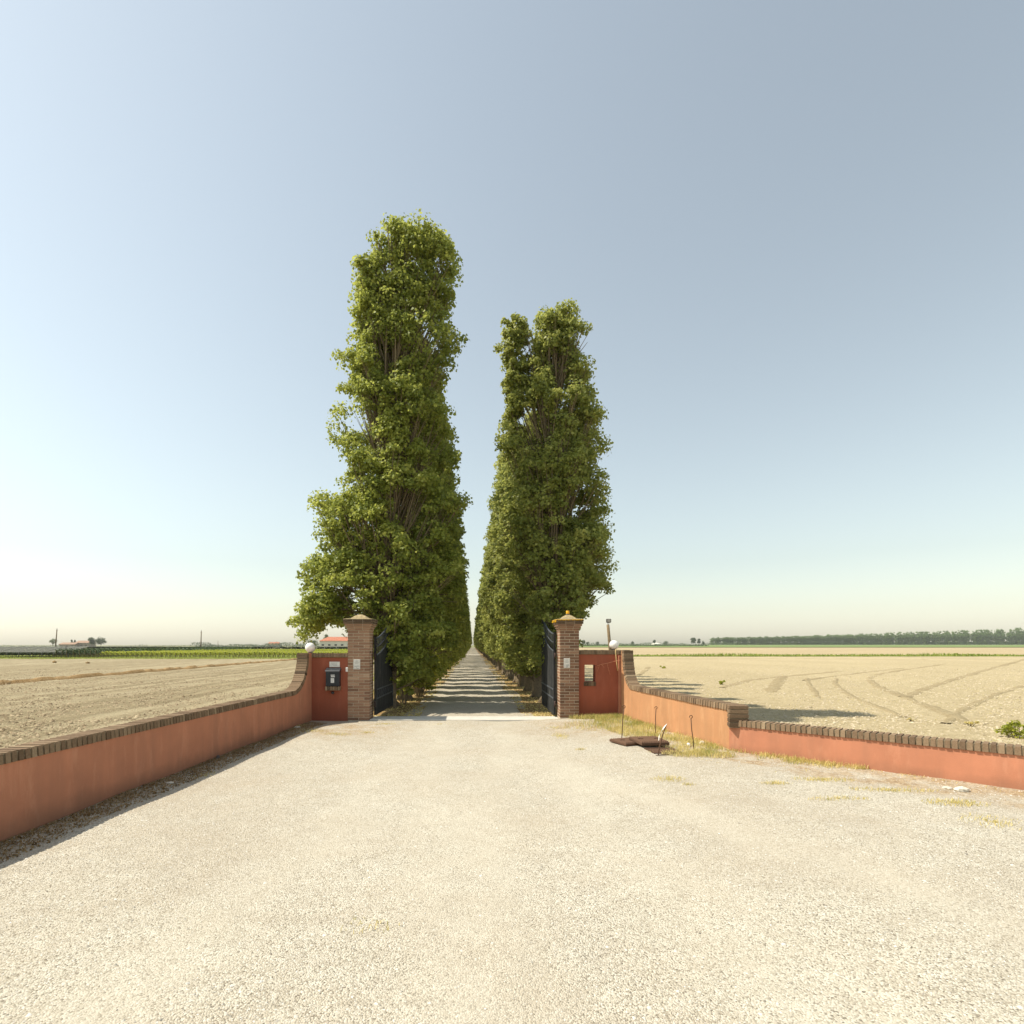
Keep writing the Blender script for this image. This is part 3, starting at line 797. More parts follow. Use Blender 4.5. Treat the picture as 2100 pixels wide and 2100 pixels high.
b = MB(); b.tube([(0, 0, 0), (0, -.035, 0), (0, -.042, 0)], [.032, .032, .022], 14)
kn = tag(b.build('bell_push', M['mailbox'], None, (px, 12.105, pz)), 'round black bell push on the red wall below the mailbox', 'bell')
b = MB(); b.tube([(0, -.04, 0), (0, -.05, 0)], [.012, .010], 10); b.build('button', M['metal'], kn)

# globe lamps
def globe(px_, py_, Y, dia, ztop, label):
    x, _, z = at(px_, py_, Y)
    g_ = empty('globe_lamp', (x, Y + .1, ztop), label, 'lamp', 'globe lamps on the gate walls')
    r = dia / 2; b = MB()
    prof = [(max(.001, r * math.sin(a)), r * 1.0 - r * math.cos(a)) for a in np.linspace(.35, math.pi - .001, 22)]
    b.lathe((0, 0, .012), prof, 32); b.build('globe', M['opal'], g_)
    b = MB(); b.lathe((0, 0, -.004), [(.055, 0), (.055, .022), (.045, .03), (.042, .05)], 20); b.build('lamp_collar', M['metal'], g_)
globe(633.6, 1330, 12.2, .228, 1.516, 'white globe lamp on the wall left of the gate')
globe(1261.4, 1324, 12.3, .212, 1.588, 'white globe lamp on the wall right of the gate, beside a cane')

# ------------------------------------------------------------------ iron gates
def gate_leaf(hx, hy, fx, fy, zlow, zhigh, label, rail_z, flip):
    L_ = math.hypot(fx - hx, fy - hy); ang = math.atan2(fy - hy, fx - hx)
    root = empty('iron_gate', (hx, hy, 0), label, 'gate', None, ang)
    z0 = .075
    def top(u, drop=0.0):                 # concave sweep from the hinge up to the free edge
        t = u / L_
        return zlow - drop + (zhigh - zlow + .0) * (t ** 1.75)
    n = 22
    # sheet of tongue-and-groove boards up to the lowest curve
    mb = MB(); V, F = [], []
    for k in range(n * 2 + 1):
        u = .03 + (L_ - .06) * k / (n * 2); o = .006 if k % 2 else 0.0
        V += [(u, -.012 - o, z0 + .01), (u, -.012 - o, top(u, .40)), (u, .012 + o, top(u, .40)), (u, .012 + o, z0 + .01)]
        if k:
            a = (k - 1) * 4
            F += [(a, a + 4, a + 5, a + 1), (a + 1, a + 5, a + 6, a + 2), (a + 2, a + 6, a + 7, a + 3), (a + 3, a + 7, a + 4, a)]
    F += [(0, 1, 2, 3), (n * 8, n * 8 + 3, n * 8 + 2, n * 8 + 1)]
    mb.add(V, F); mb.build('panel', M['iron'], root)
    fr = MB(); q = .05
    fr.box((q / 2, 0, (z0 + top(0)) / 2 + .02), (q, .05, top(0) - z0 + .04)); fr.box((L_ - q / 2, 0, (z0 + zhigh) / 2 + .01), (q, .05, zhigh - z0 + .02))
    fr.box((L_ / 2, 0, z0 + .03), (L_ - 2 * q - .002, .046, .06)); fr.build('frame', M['iron'], root)
    for dz in (0.0, .40):
        b = MB(); b.tube([(u, 0, top(u, dz)) for u in np.linspace(.01, L_ - .01, 24)], .021 if dz == 0 else .019, 8); b.build('curved_rail', M['ironrail'], root)
    b = MB(); b.tube([(u, 0, top(u, .2)) for u in np.linspace(.03, L_ - .03, 24)], .013, 8); b.build('curved_rail', M['ironrail'], root)
    for z in rail_z:
        b = MB(); b.box((L_ / 2, 0, z), (L_ - 2 * q - .002, .062, .035), .5, 0, .004); b.build('cross_rail', M['ironrail'], root)
    bars = MB()
    for k in range(1, 15):
        u = L_ * k / 15; bars.tube([(u, 0, top(u, .40)), (u, 0, top(u) + .0)], .0085, 6)
    bars.build('upright_bars', M['iron'], root)
    # scrolls between the cross rails
    for k in range(9):
        sc = MB()
        u0 = L_ * (k + .5) / 9.0; zc = sum(rail_z) / 2
        sc.tube([(u0 + .055 * math.cos(a), -.03, zc + .07 * math.sin(a)) for a in np.linspace(0, 2 * math.pi, 13)], .006, 5, .5, False)
        sc.build('scroll_ring', M['ironrail'], root)
    for z in (.33, 1.45):
        b = MB(); b.tube([(-.035, 0, z - .07), (-.035, 0, z + .07)], .022, 10); b.box((-.06, 0, z), (.09, .018, .05)); b.build('hinge', M['hinge'], root)
    bo = MB(); bo.tube([(L_ - .10, -.045, .06), (L_ - .10, -.045, .62)], .010, 8); bo.box((L_ - .10, -.035, .5), (.06, .03, .04)); bo.build('drop_bolt', M['ironrail'], root)
    return root
gate_leaf(-2.262, 12.46, -2.19, 14.55, 1.86, 2.46, 'black iron gate leaf swung open beside the left brick pillar', (.66, .45), False)
gate_leaf(1.915, 12.50, 1.95, 14.95, 1.96, 2.46, 'black iron gate leaf swung open beside the right brick pillar', (.66, .45), True)

# ------------------------------------------------------------------ things on the right verge
def stake(bpx, bpy_, tpx, tpy, label, loop=True, r=.0075):
    x, y_, z = gnd(bpx, bpy_, .065); Y = y_
    tx, _, tz = at(tpx, tpy, Y)
    z = float(fz(x, Y))
    s = empty('iron_stake', (x, Y, z), label, 'stake', 'rusty stakes by the manhole covers')
    b = MB(); dx, dz = tx - x, tz - z
    b.tube([(0, 0, -.12), (dx * .3 + .004, 0, dz * .3), (dx * .65 - .003, .004, dz * .65), (dx, 0, dz)], r, 8); b.build('rod', M['rust'], s)
    if loop:
        b = MB(); rr_ = .022
        b.tube([(dx + rr_ * math.sin(a), 0, dz + rr_ - rr_ * math.cos(a)) for a in np.linspace(0, 5.2, 12)], r * .8, 6); b.build('loop', M['rust'], s)
    return s, dx, dz
stake(1274, 1516, 1279.6, 1452, 'rusty iron stake with a loop, left of the manhole covers')
stake(1343.7, 1507, 1345.3, 1454, 'straight rusty stake standing closest to the sunlit wall behind the covers')
s3, dx, dz = stake(1346.4, 1551, 1366.6, 1485, 'leaning rusty stake with a strip of white tape hanging from its top', False, .009)
b = MB(); V, F = [], []
for k in range(9):
    t = k / 8; x_ = dx * (1 - .70 * t) - .035 * math.sin(t * 2.6); z_ = dz * (1.0 - .52 * t); w_ = .006 + .003 * math.sin(t * 5)
    V += [(x_ - w_, -.014 + .012 * math.sin(k * 1.3), z_), (x_ + w_, -.018 - .01 * math.sin(k), z_ + .01)]
    if k: F.append((k * 2 - 2, k * 2 - 1, k * 2 + 1, k * 2))
b.add(V, F); tp = b.build('white_tape', M['paper'], s3)
sol = tp.modifiers.new('thick', 'SOLIDIFY'); sol.thickness = .002
b = MB(); b.tube([(-.01, 0, .006), (.1, .01, .010), (.2, .03, .012)], .007, 6); b.build('foot_rod', M['rust'], s3)
stake(1423, 1540, 1417, 1473, 'rusty stake with a small loop standing in dry grass, rightmost of the four')

def cover(loc, w, d, h, rz, tilt, label, ribs):
    c = empty('manhole_cover', loc, label, 'manhole cover', 'rusty manhole covers lying on the verge', rz)
    c.rotation_euler = (tilt, 0, rz)
    b = MB(); b.box((0, 0, h / 2), (w, d, h), .5, 0, .008); b.build('plate', M['rust'], c)
    b = MB()
    for k in range(ribs): b.box((-w / 2 + w * (k + .5) / ribs, 0, h + .004), (w / ribs * .5, d * .9, .012), .75)
    b.build('tread_ribs', M['rust'], c)
    for s_ in (-1, 1):
        b = MB(); b.tube([(s_ * w * .3 + .04 * math.cos(a), .04 * math.sin(a) * .6, h + .014) for a in np.linspace(0, math.pi, 8)], .006, 6)
        b.build('lifting_ring', M['rust'], c)
cover((2.64, 8.98, .062), .50, .46, .045, .35, 0.0, 'rusty manhole cover lying flat, under the edge of the raised one', 12)
cover((2.87, 8.74, .115), .46, .50, .05, .12, .02, 'rusty manhole cover lying raised on top of another', 12)
gr = empty('drain_grate', (2.92, 8.22, .062), 'flat rusty slotted drain grate in front of the manhole covers', 'grate', None, .05)
b = MB()
for s_ in (-1, 1): b.box((0, s_ * .19, .015), (.44, .025, .03), .4); b.box((s_ * .2075, 0, .015), (.025, .354, .03), .4)
b.build('grate_frame', M['rust'], gr)
b = MB()
for k in range(15): b.box((-.183 + k * .026, 0, .013), (.014, .352, .022), .6)
b.build('grate_bars', M['rust'], gr)

# cane tied to the right wall corner with orange twine
cx, cy, cz = at(1262.2, 1374, 12.10)
b = MB(); b.tube([(3.285, 12.135, 1.12), (3.262, 12.13, 1.28), (3.245, 12.13, 1.45), (3.235, 12.125, 1.61)], [.011, .0115, .011, .009], 8)
tag(b.build('bamboo_cane', M['cane']), 'short bamboo cane tied upright at the top of the right wall corner', 'cane')
def P12(px_, py_, Y=12.09): return at(px_, py_, Y)
b = MB()
b.tube([P12(1225, 1365, 12.18), P12(1233, 1362.5, 12.16), P12(1243, 1361), P12(1252, 1358.5), P12(1261, 1356), P12(1268, 1355, 12.0), P12(1275, 1353, 12.0)], .0055, 6)
b.tube([P12(1230, 1363, 12.16), P12(1225.5, 1375, 12.18), P12(1223.5, 1382, 12.19)], .004, 5)
b.tube([P12(1233, 1363, 12.16), P12(1238, 1367, 12.14), P12(1239, 1370, 12.15)], .004, 5)
b.tube([P12(1245, 1361), P12(1248, 1373, 12.12), P12(1251.5, 1384, 12.15)], .004, 5)
tag(b.build('orange_twine', M['twine']), 'orange twine tied to the cane and hanging across the right gate wall', 'twine')

# floodlight post
pb = at(1251.5, 1335, 13.6); pt_ = at(1246.8, 1281, 13.6)
fp = empty('floodlight_post', (pb[0] + .05, 13.6, -.3), 'slim wooden post with a small floodlight rising behind the right gate wall', 'lamp post')
bx = pb[0] + .05
b = MB(); b.tube([(.03, 0, -.1), (pb[0] - bx + .0, 0, pb[2] + .3), (pt_[0] - bx, 0, pt_[2] + .3)], [.048, .040, .036], 12); b.build('post', M['wood'], fp)
hx = at(1248.2, 1273, 13.6); zz = hx[2] + .3; xx = hx[0] - bx
b = MB(); b.box((xx, 0, zz), (.115, .06, .095), .5, 0, .008); fb = b.build('floodlight', M['metal'], fp)
b = MB(); b.box((xx, -.033, zz), (.085, .006, .065), .5, 0, .002); b.build('glass_front', M['glass'], fb)
b = MB(); b.tube([(pt_[0] - bx, 0, pt_[2] + .29), (pt_[0] - bx, 0, zz - .045)], .018, 8); b.box((xx, 0, zz - .055), (.06, .03, .02)); b.build('bracket', M['white'], fp)

# loose stones and scraps
def rock(loc, s, mat, label, cat, seed):
    rr = np.random.default_rng(seed)
    b = MB(); n1, n2 = 7, 10; V, F = [], []
    for i in range(n1):
        a = math.pi * (i + .5) / n1
        for k in range(n2):
            q = 2 * math.pi * k / n2; f = 1 + rr.normal(0, .10)
            V.append((s[0] * math.sin(a) * math.cos(q) * f, s[1] * math.sin(a) * math.sin(q) * f, s[2] * math.cos(a) * f))
    for i in range(n1 - 1):
        for k in range(n2): F.append((i * n2 + k, (i + 1) * n2 + k, (i + 1) * n2 + (k + 1) % n2, i * n2 + (k + 1) % n2))
    F += [tuple(range(n2)), tuple(reversed(range((n1 - 1) * n2, n1 * n2)))]
    b.add(V, F); return tag(b.build('stone' if cat == 'stone' else 'scrap', mat, None, loc), label, cat)
M['whitestone'] = simple('white_stone', (.62, .57, .47), .9, .2, 0, .2, 30)
x, y, z = gnd(1972, 1623, .07); rock((x, y, z + .02), (.075, .05, .035), M['whitestone'], 'pale stone lying at the foot of the right wall', 'stone', 1)
x, y, z = gnd(1943, 1618, .07); rock((x, y, z + .012), (.05, .04, .016), M['whitestone'], 'flat pale stone beside the bigger one at the right wall', 'stone', 2)
x, y, z = gnd(348, 1607, 0); rock((x, y, z + .01), (.055, .03, .014), M['whitestone'], 'white flake of stone in the shade of the left wall', 'stone', 3)
x, y, z = gnd(610, 1493, 0); rock((x, y, z + .015), (.07, .035, .02), M['whitestone'], 'pale broken stone in the corner below the left curve', 'stone', 4)
x, y, z = gnd(1412, 1531, .07); rock((x, y, z + .03), (.03, .03, .028), M['white'], 'crumpled white paper scrap in the dry grass', 'litter', 5)
x, y, z = gnd(1440, 1527, .07); rock((x, y, z + .03), (.045, .03, .03), M['whitestone'], 'pale stone in the dry grass near the wall step', 'stone', 6)
x, y, z = gnd(447, 1556, 0); rock((x, y, z + .02), (.03, .02, .035), M['metal'], 'small dark stone standing against the left wall', 'stone', 7)
for (a, b_, lb) in ((112, 1359, 'dark clod of earth far out in the left field, nearer the net'), (180, 1361, 'dark clod of earth far out in the left field, right of the other')):
    x, y, z = gnd(a, b_, -.3); rock((x, y, z + .08), (.22, .15, .14), M['litter'], lb, 'clod', int(a))

# ------------------------------------------------------------------ foliage
def leaf_mesh(name, C, out_dir, size, tint, updir=.45, rnd=.8):
    """one quad per leaf; C (n,3); out_dir (n,3) bias of the leaf normal"""
    n = len(C)
    nm = out_dir + np.array((0, 0, updir)) + RNG.normal(0, rnd, (n, 3)); nm /= np.linalg.norm(nm, axis=1)[:, None] + 1e-9
    r = RNG.normal(0, 1, (n, 3)); a = np.cross(nm, r); a /= np.linalg.norm(a, axis=1)[:, None] + 1e-9
    b = np.cross(nm, a)
    l = (size * RNG.uniform(.7, 1.25, n))[:, None] * .5; w = l * RNG.uniform(.7, .95, n)[:, None]
    V = np.stack([C - a * l, C + b * w - a * l * .15, C + a * l, C - b * w - a * l * .15], 1)
    V[:, 1] += nm * l * .25; V[:, 3] += nm * l * .25
    k = np.arange(n)[:, None] * 4 + np.arange(4)[None, :]
    return mesh_np(name, V.reshape(-1, 3), k, tint)

def crown_points(cl_c, cl_r, per, sq=1.15):
    """leaves clustered round clump centres, most near the clump surface and on top"""
    n = len(cl_c); idx = np.repeat(np.arange(n), per)
    d = RNG.normal(0, 1, (len(idx), 3)); d /= np.linalg.norm(d, axis=1)[:, None]
    d[:, 2] = np.where(d[:, 2] < -.3, d[:, 2] * -.6, d[:, 2])
    rad = cl_r[idx] * RNG.random(len(idx)) ** .34
    off = d * rad[:, None]; off[:, 2] *= sq
    return cl_c[idx] + off, d, idx

def poplar(name, base, prof, depth, ncl, per, clr, lsize, mat, label, group, seed, trunk_r=.22, trunk_top=None, lean=0.0, nbr=80, low_gap=0.0, gapn=.0, root=None, extra=None, twr=.018, jag=.18):
    """prof: list of (z, xl, xr) relative to the base; depth(z) half thickness in Y"""
    global RNG
    RNG = np.random.default_rng(seed); rr = random.Random(seed)
    prof = sorted(prof); pz = np.array([p[0] for p in prof]); pl_ = np.array([p[1] for p in prof]); pr2 = np.array([p[2] for p in prof])
    H = pz[-1]; z0 = pz[0]
    def L_(z): return np.interp(z, pz, pl_)
    def R_(z): return np.interp(z, pz, pr2)
    # clump centres: mostly in the outer shell
    C = []; 
    w_all = np.interp(np.linspace(z0, H, 200), pz, pr2 - pl_); cdf = np.cumsum(w_all); cdf /= cdf[-1]
    tries = 0
    while len(C) < ncl and tries < ncl * 30:
        tries += 1
        z = float(np.interp(rr.random(), cdf, np.linspace(z0, H, 200)))
        a = rr.uniform(0, 2 * math.pi); q = rr.random() ** .42
        l, r_ = float(L_(z)), float(R_(z)); cx_, hx_ = (l + r_) / 2, (r_ - l) / 2
        hy = depth(z)
        # puffs: the outline bulges and recedes
        j = 1 + jag * (math.sin(z * 3.1 + 2.2 * a + seed) * .6 + math.sin(z * 7.3 - 3 * a + seed * 2) * .4) - jag * .3
        rx, ry = max(.1, hx_ * j - clr * .28), max(.1, hy * j - clr * .3)
        x_, y_ = cx_ + rx * q * math.cos(a), ry * q * math.sin(a)
        if gapn and math.sin(x_ * 4.1 + z * 2.3 + seed) + math.sin(y_ * 3.7 - z * 3.1 + seed * 1.7) + math.sin(x_ * 2.3 - z * 1.4 - seed) < -1.7 + gapn * 1.2: continue
        C.append((x_, y_, min(z, H - clr * .95)))
    rs = [1.0] * len(C)
    if extra: C += [e[:3] for e in extra]; rs += [e[3] if len(e) > 3 else .9 for e in extra]
    C = np.array(C)
    RNG = np.random.default_rng(seed + 1)
    cr = clr * RNG.uniform(.6, 1.3, len(C)) * np.array(rs)
    Pl, d, idx = crown_points(C, cr, per)
    ct = RNG.normal(0, .13, len(C))
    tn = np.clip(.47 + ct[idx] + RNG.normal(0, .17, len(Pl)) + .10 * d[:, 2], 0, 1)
    out = d * 1.15
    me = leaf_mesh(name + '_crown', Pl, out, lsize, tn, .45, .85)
    if root is None: root = empty(name, base, label, 'tree', group)
    # trunk
    tt = trunk_top or H * .93
    tb = MB(); pts = []; rad = []
    cxm = lambda z: (float(L_(max(z, z0))) + float(R_(max(z, z0)))) / 2
    for k in range(13):
        z = tt * k / 12
        f = min(1, z / (H * .35)); x_ = cxm(z) * f * .75 * (1 if lean == 0 else 1) + .05 * math.sin(z * 1.1 + seed)
        pts.append((x_ if k else 0.0, .05 * math.cos(z * .9 + seed) if k else 0.0, z - (.25 if k == 0 else 0)))
        rad.append(trunk_r * (1.5 if k == 0 else 1.0) * (1 - .93 * k / 12) + .012)
    pts.insert(1, (pts[0][0] * .9 + pts[1][0] * .1, pts[1][1] * .1, .12)); rad.insert(1, trunk_r * 1.22)
    tb.tube(pts, rad, 12, .5)
    tp = np.array(pts)
    def trunk_at(z): return np.array((np.interp(z, tp[:, 2], tp[:, 0]), np.interp(z, tp[:, 2], tp[:, 1]), z))
    for k in range(5):                     # roots and low stems
        a = 2 * math.pi * (k + rr.random() * .6) / 5; q = trunk_r * 1.9
        tb.tube([(q * math.cos(a), q * math.sin(a), -.12), (trunk_r * .8 * math.cos(a), trunk_r * .8 * math.sin(a), .18), (trunk_r * .3 * math.cos(a), trunk_r * .3 * math.sin(a), .6)], [.05, trunk_r * .45, trunk_r * .4], 6, .4)
    link('trunk', tb.mesh('trunk'), M['bark'], root)
    # ascending branches from the trunk to clumps
    br = MB(); order = list(range(len(C))); rr.shuffle(order)
    for i in order[:nbr]:
        if rs[i] < .7 and i % 4: continue
        c = C[i]; rise = rr.uniform(.9, 2.6) * min(1.0, H / 11) * min(1.0, max(.22, (c[2] - .8) / 5))
        zb = max(.35, c[2] - rise - np.hypot(c[0] - cxm(c[2]), c[1]) * (.8 if c[2] > 5 else .35))
        if c[2] < 3.4 and abs(c[0] - cxm(c[2])) > 1.1:
            if i % 3: continue
            zb = c[2] + rr.uniform(-.1, .5)
        if rs[i] < .7: zb = c[2] - rr.uniform(2.2, 3.5)
        p0 = trunk_at(min(zb, tt * .96)); m1 = p0 * .5 + c * .5; m1[:2] = p0[:2] * .47 + c[:2] * .53 + np.array((rr.uniform(-.1, .1), rr.uniform(-.1, .1)))
        r0 = twr * rr.uniform(.6, 1.7)
        br.tube([p0, m1, c + np.array((0, 0, cr[i] * .1))], [r0, r0 * .65, r0 * .22], 5, rr.random(), False)
        for _ in range(2):
            e = c + np.array((rr.uniform(-.2, .2), rr.uniform(-.2, .2), rr.uniform(-.25, .12)))
            br.tube([m1, (m1 + e) / 2 + np.array((0, 0, -.05)), e], [r0 * .5, r0 * .35, r0 * .15], 4, rr.random(), False)
    link('branches', br.mesh('branches'), M['twig'], root)
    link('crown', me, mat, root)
    return root

def px_prof(rows, Y, x0):
    """rows: (y, xl, xr) in the 1932-px view -> metres relative to trunk base at depth Y"""
    o = []
    for (yd_, a, b) in rows:
        s = Y / FPX
        o.append((EYE - (yd_ * 1.08696 - VY) * s, (a * 1.08696 - VX) * s - x0, (b * 1.08696 - VX) * s - x0))
    return o
# --- tallest poplar, left of the gate
YA, XA = 14.75, -2.42
rows = [(440, 785, 838), (452, 742, 846), (466, 712, 858), (490, 696, 864), (510, 692, 858), (540, 668, 866), (575, 654, 862), (610, 652, 860), (650, 662, 868), (672, 650, 865),
        (690, 634, 862), (735, 630, 848), (770, 640, 842), (800, 632, 850), (850, 630, 838), (895, 630, 852), (920, 618, 868), (950, 590, 872), (985, 574, 876), (1020, 582, 878),
        (1055, 590, 880), (1075, 572, 880), (1110, 562, 880), (1140, 572, 876), (1165, 575, 868), (1190, 625, 860), (1215, 680, 852), (1240, 700, 850), (1285, 715, 820)]
extra = []
rr = random.Random(9)
for k in range(16): extra.append(((lambda p: (p[0] - XA, rr.uniform(-.5, .5), p[2]))(at((rr.uniform(738, 762)) * 1.087, rr.uniform(442, 478) * 1.087, YA))))
for k in range(46):                       # left and right shoulders of the top
    yy_ = rr.uniform(468, 565); lft = k % 3 > 0
    q = at(((rr.uniform(698, 728) - (yy_ - 468) * .26) if lft else rr.uniform(838, 858)) * 1.087, yy_ * 1.087, YA)
    extra.append((q[0] - XA, rr.uniform(-.55, .55), q[2]))
for k in range(90):                       # low drooping limb to the left
    t = rr.random(); q = at((606 - 26 * t + rr.uniform(-16, 42)) * 1.087, (1150 + 50 * t + rr.uniform(-25, 14)) * 1.087, YA); 
    if not (q[0] > -4.2 and q[2] < 2.3): extra.append((q[0] - XA, rr.uniform(-.9, .9), q[2]))
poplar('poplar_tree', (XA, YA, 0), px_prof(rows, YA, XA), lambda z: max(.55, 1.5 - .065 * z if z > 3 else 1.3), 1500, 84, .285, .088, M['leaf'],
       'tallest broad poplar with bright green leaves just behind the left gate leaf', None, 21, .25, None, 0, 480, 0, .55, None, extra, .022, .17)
# --- first poplar on the right
YB, XB = 15.9, 2.35
rows = [(586, 1044, 1068), (598, 1018, 1088), (615, 1004, 1104), (640, 1000, 1116), (680, 994, 1118), (720, 986, 1122), (750, 975, 1126), (790, 950, 1130), (830, 944, 1134), (860, 942, 1146), (895, 950, 1149),
        (920, 945, 1142), (950, 940, 1150), (985, 945, 1152), (1020, 950, 1158), (1055, 950, 1160), (1095, 955, 1156), (1120, 965, 1146), (1145, 975, 1128), (1170, 985, 1104), (1210, 990, 1065), (1260, 1000, 1040)]
extra = []
for k in range(120):
    q = at(rr.gauss(962 + 9 * (k % 3), 8) * 1.087, rr.uniform(614, 790) * 1.087, YB); extra.append((q[0] - XB, rr.uniform(-.35, .35), q[2], .66))
for k in range(7):
    q = at(rr.uniform(1075, 1105) * 1.087, rr.uniform(1150, 1172) * 1.087, YB); extra.append((q[0] - XB, rr.uniform(-.5, .5), q[2]))
poplar('poplar_tree', (XB, YB, 0), px_prof(rows, YB, XB), lambda z: max(.55, 2.05 - .12 * z), 1250, 76, .275, .090, M['leaf_b'],
       'tall poplar with a forked top just behind the right gate leaf', None, 33, .24, None, 0, 480, 0, .6, None, extra, .022, .16)

# --- the avenue rows: a few kinds of narrow poplar, copied
def column(H, wl, wr, z0):
    ks = [0, .05, .15, .35, .55, .72, .86, .95, 1.0]; ws = [.55, .8, .95, 1.0, .92, .78, .58, .36, .12]
    return [(z0 + (H - z0) * k, -wl * w, wr * w) for k, w in zip(ks, ws)]
protos = {}
def proto(key, *a, **k):
    protos[key] = poplar(*a, **k)
dz_ = lambda z: .80
proto('l0', 'poplar_tree', (0, 0, 0), column(11.6, 1.5, 1.75, .25), lambda z: .74 if z > 1 else .5, 390, 62, .30, .125, M['leaf'], 'x', None, 41, .17, None, 0, 110, 0, .3)
proto('l1', 'poplar_tree', (0, 0, 0), column(12.6, 1.4, 1.65, .45), lambda z: .70, 390, 62, .30, .125, M['leaf'], 'x', None, 42, .16, None, 0, 110, 0, .3)
proto('r0', 'poplar_tree', (0, 0, 0), column(11.8, 1.3, 1.3, .9), lambda z: .66, 350, 60, .29, .12, M['leaf_b'], 'x', None, 51, .19, None, 0, 150, 0, .55)
proto('r1', 'poplar_tree', (0, 0, 0), column(11.0, 1.2, 1.35, .6), lambda z: .68, 350, 60, .29, .12, M['leaf_b'], 'x', None, 52, .17, None, 0, 150, 0, .55)
proto('r2', 'poplar_tree', (0, 0, 0), column(12.6, 1.25, 1.25, 1.2), lambda z: .64, 350, 60, .29, .12, M['leaf_b'], 'x', None, 53, .20, None, 0, 150, 0, .55)
proto('fl', 'poplar_tree', (0, 0, 0), column(12.0, 1.4, 1.55, .5), lambda z: .80, 230, 34, .40, .24, M['leaf'], 'x', None, 61, .16, None, 0, 30)
proto('fr', 'poplar_tree', (0, 0, 0), column(11.0, 1.25, 1.3, .9), lambda z: .80, 220, 34, .38, .23, M['leaf_b'], 'x', None, 62, .16, None, 0, 40, 0, .3)
ORD = ['second', 'third', 'fourth', 'fifth', 'sixth', 'seventh', 'eighth']
used = set()
def place_row(side):
    global used
    rr = random.Random(100 if side < 0 else 200)
    Y = 16.9 if side < 0 else 17.75; i = 0
    while Y < 372:
        near = Y < 42
        if side < 0: key = rr.choice(['l0', 'l1']) if near else 'fl'
        else: key = rr.choice(['r0', 'r1', 'r2']) if near else 'fr'
        src = protos[key]
        o = src if key not in used else copy_tree(src); used.add(key)
        x = -2.12 if side < 0 else 2.06
        o.location = (x + rr.uniform(-.18, .18), Y, -.02)
        o.rotation_euler = (0, 0, rr.choice([0, 0, math.pi]) + rr.uniform(-.35, .35))
        s = rr.uniform(.84, 1.14) * (.92 if (side > 0 and Y < 19) else 1.0); o.scale = (rr.uniform(.92, 1.06), rr.uniform(.76, 1.10), s)
        if i < len(ORD):
            lb = f'{ORD[i]} poplar from the gate in the {"left" if side < 0 else "right"} row, ' + ('leafy down to the ground' if side < 0 else 'with bare trunk near the ground')
        else:
            lb = f'narrow poplar farther along the {"left" if side < 0 else "right"} row of the avenue, beyond the first eight trees'
        tag(o, lb, 'tree', f'poplars of the {"left" if side < 0 else "right"} row')
        step = 2.35 if Y < 45 else (2.5 if Y < 95 else 3.0)
        if 95.2 < Y + step < 101: step += 5
        Y += step + rr.uniform(-.16, .16); i += 1
place_row(-1); place_row(1)
# bright young shoots at the foot of the left row
def shrub(name, loc, r, h, n, ls, mat, label, cat, seed, group=None):
    global RNG
    RNG = np.random.default_rng(seed)
    root = empty(name, loc, label, cat, group)
    k = max(4, int(n / 45)); a = RNG.uniform(0, 6.28, k); q = RNG.random(k) ** .6
    C = np.stack([r * q * np.cos(a), r * q * np.sin(a), h * (.12 + .8 * RNG.random(k) * (1 - .4 * q))], -1)
    P_, d, idx = crown_points(C, np.full(k, min(r, h) * .35), 45)
    P_[:, 2] = np.maximum(P_[:, 2], .02)
    link('foliage', leaf_mesh('foliage', P_, d * .7, ls, np.clip(.6 + RNG.normal(0, .2, len(P_)), 0, 1)), mat, root)
    b = MB()
    for c in C[:24]: b.tube([(c[0] * .15, c[1] * .15, -.05), (c[0] * .6, c[1] * .6, c[2] * .5), c], [.012, .009, .004], 4, .5, False)
    b.build('stems', M['twig'], root); return root
shrub('leafy_shoots', (-1.75, 17.6, 0), .55, 2.3, 1700, .11, M['leaf_vine'], 'bright green leafy shoots at the foot of the left poplars', 'shrub', 5)
shrub('leafy_shoots', (-2.0, 15.6, 0), .4, 1.3, 600, .11, M['leaf'], 'low green shoots beside the free edge of the left gate leaf', 'shrub', 6)
x, y, z = gnd(2062, 1515, -.3); shrub('green_shrub', (x + .28, y, -.3), .30, .36, 700, .05, M['leaf_vine'], 'green shrub behind the wall at the right edge', 'shrub', 8)
for k, (a, b_, s_, lb) in enumerate([(1362, 1371, .35, 'small green weed in the pale field nearest the globe lamp'), (1480, 1404, .3, 'small green weed in the field beside the shadow of the poplar'),
                                     (1960, 1345, .5, 'dark weed clump on the ditch line in the right field'), (1868, 1479, .1, 'tiny dry weed in the pale field behind the lower wall'), (1990, 1489, .16, 'dry weed near the green shrub at right')]):
    x, y, z = gnd(a, b_, -.3)
    shrub('weed', (x, y, float(zr(y))), s_, s_ * .8, 200, s_ * .22, M['leaf_vine'] if k < 3 else M['grass'], lb, 'weed', 70 + k)

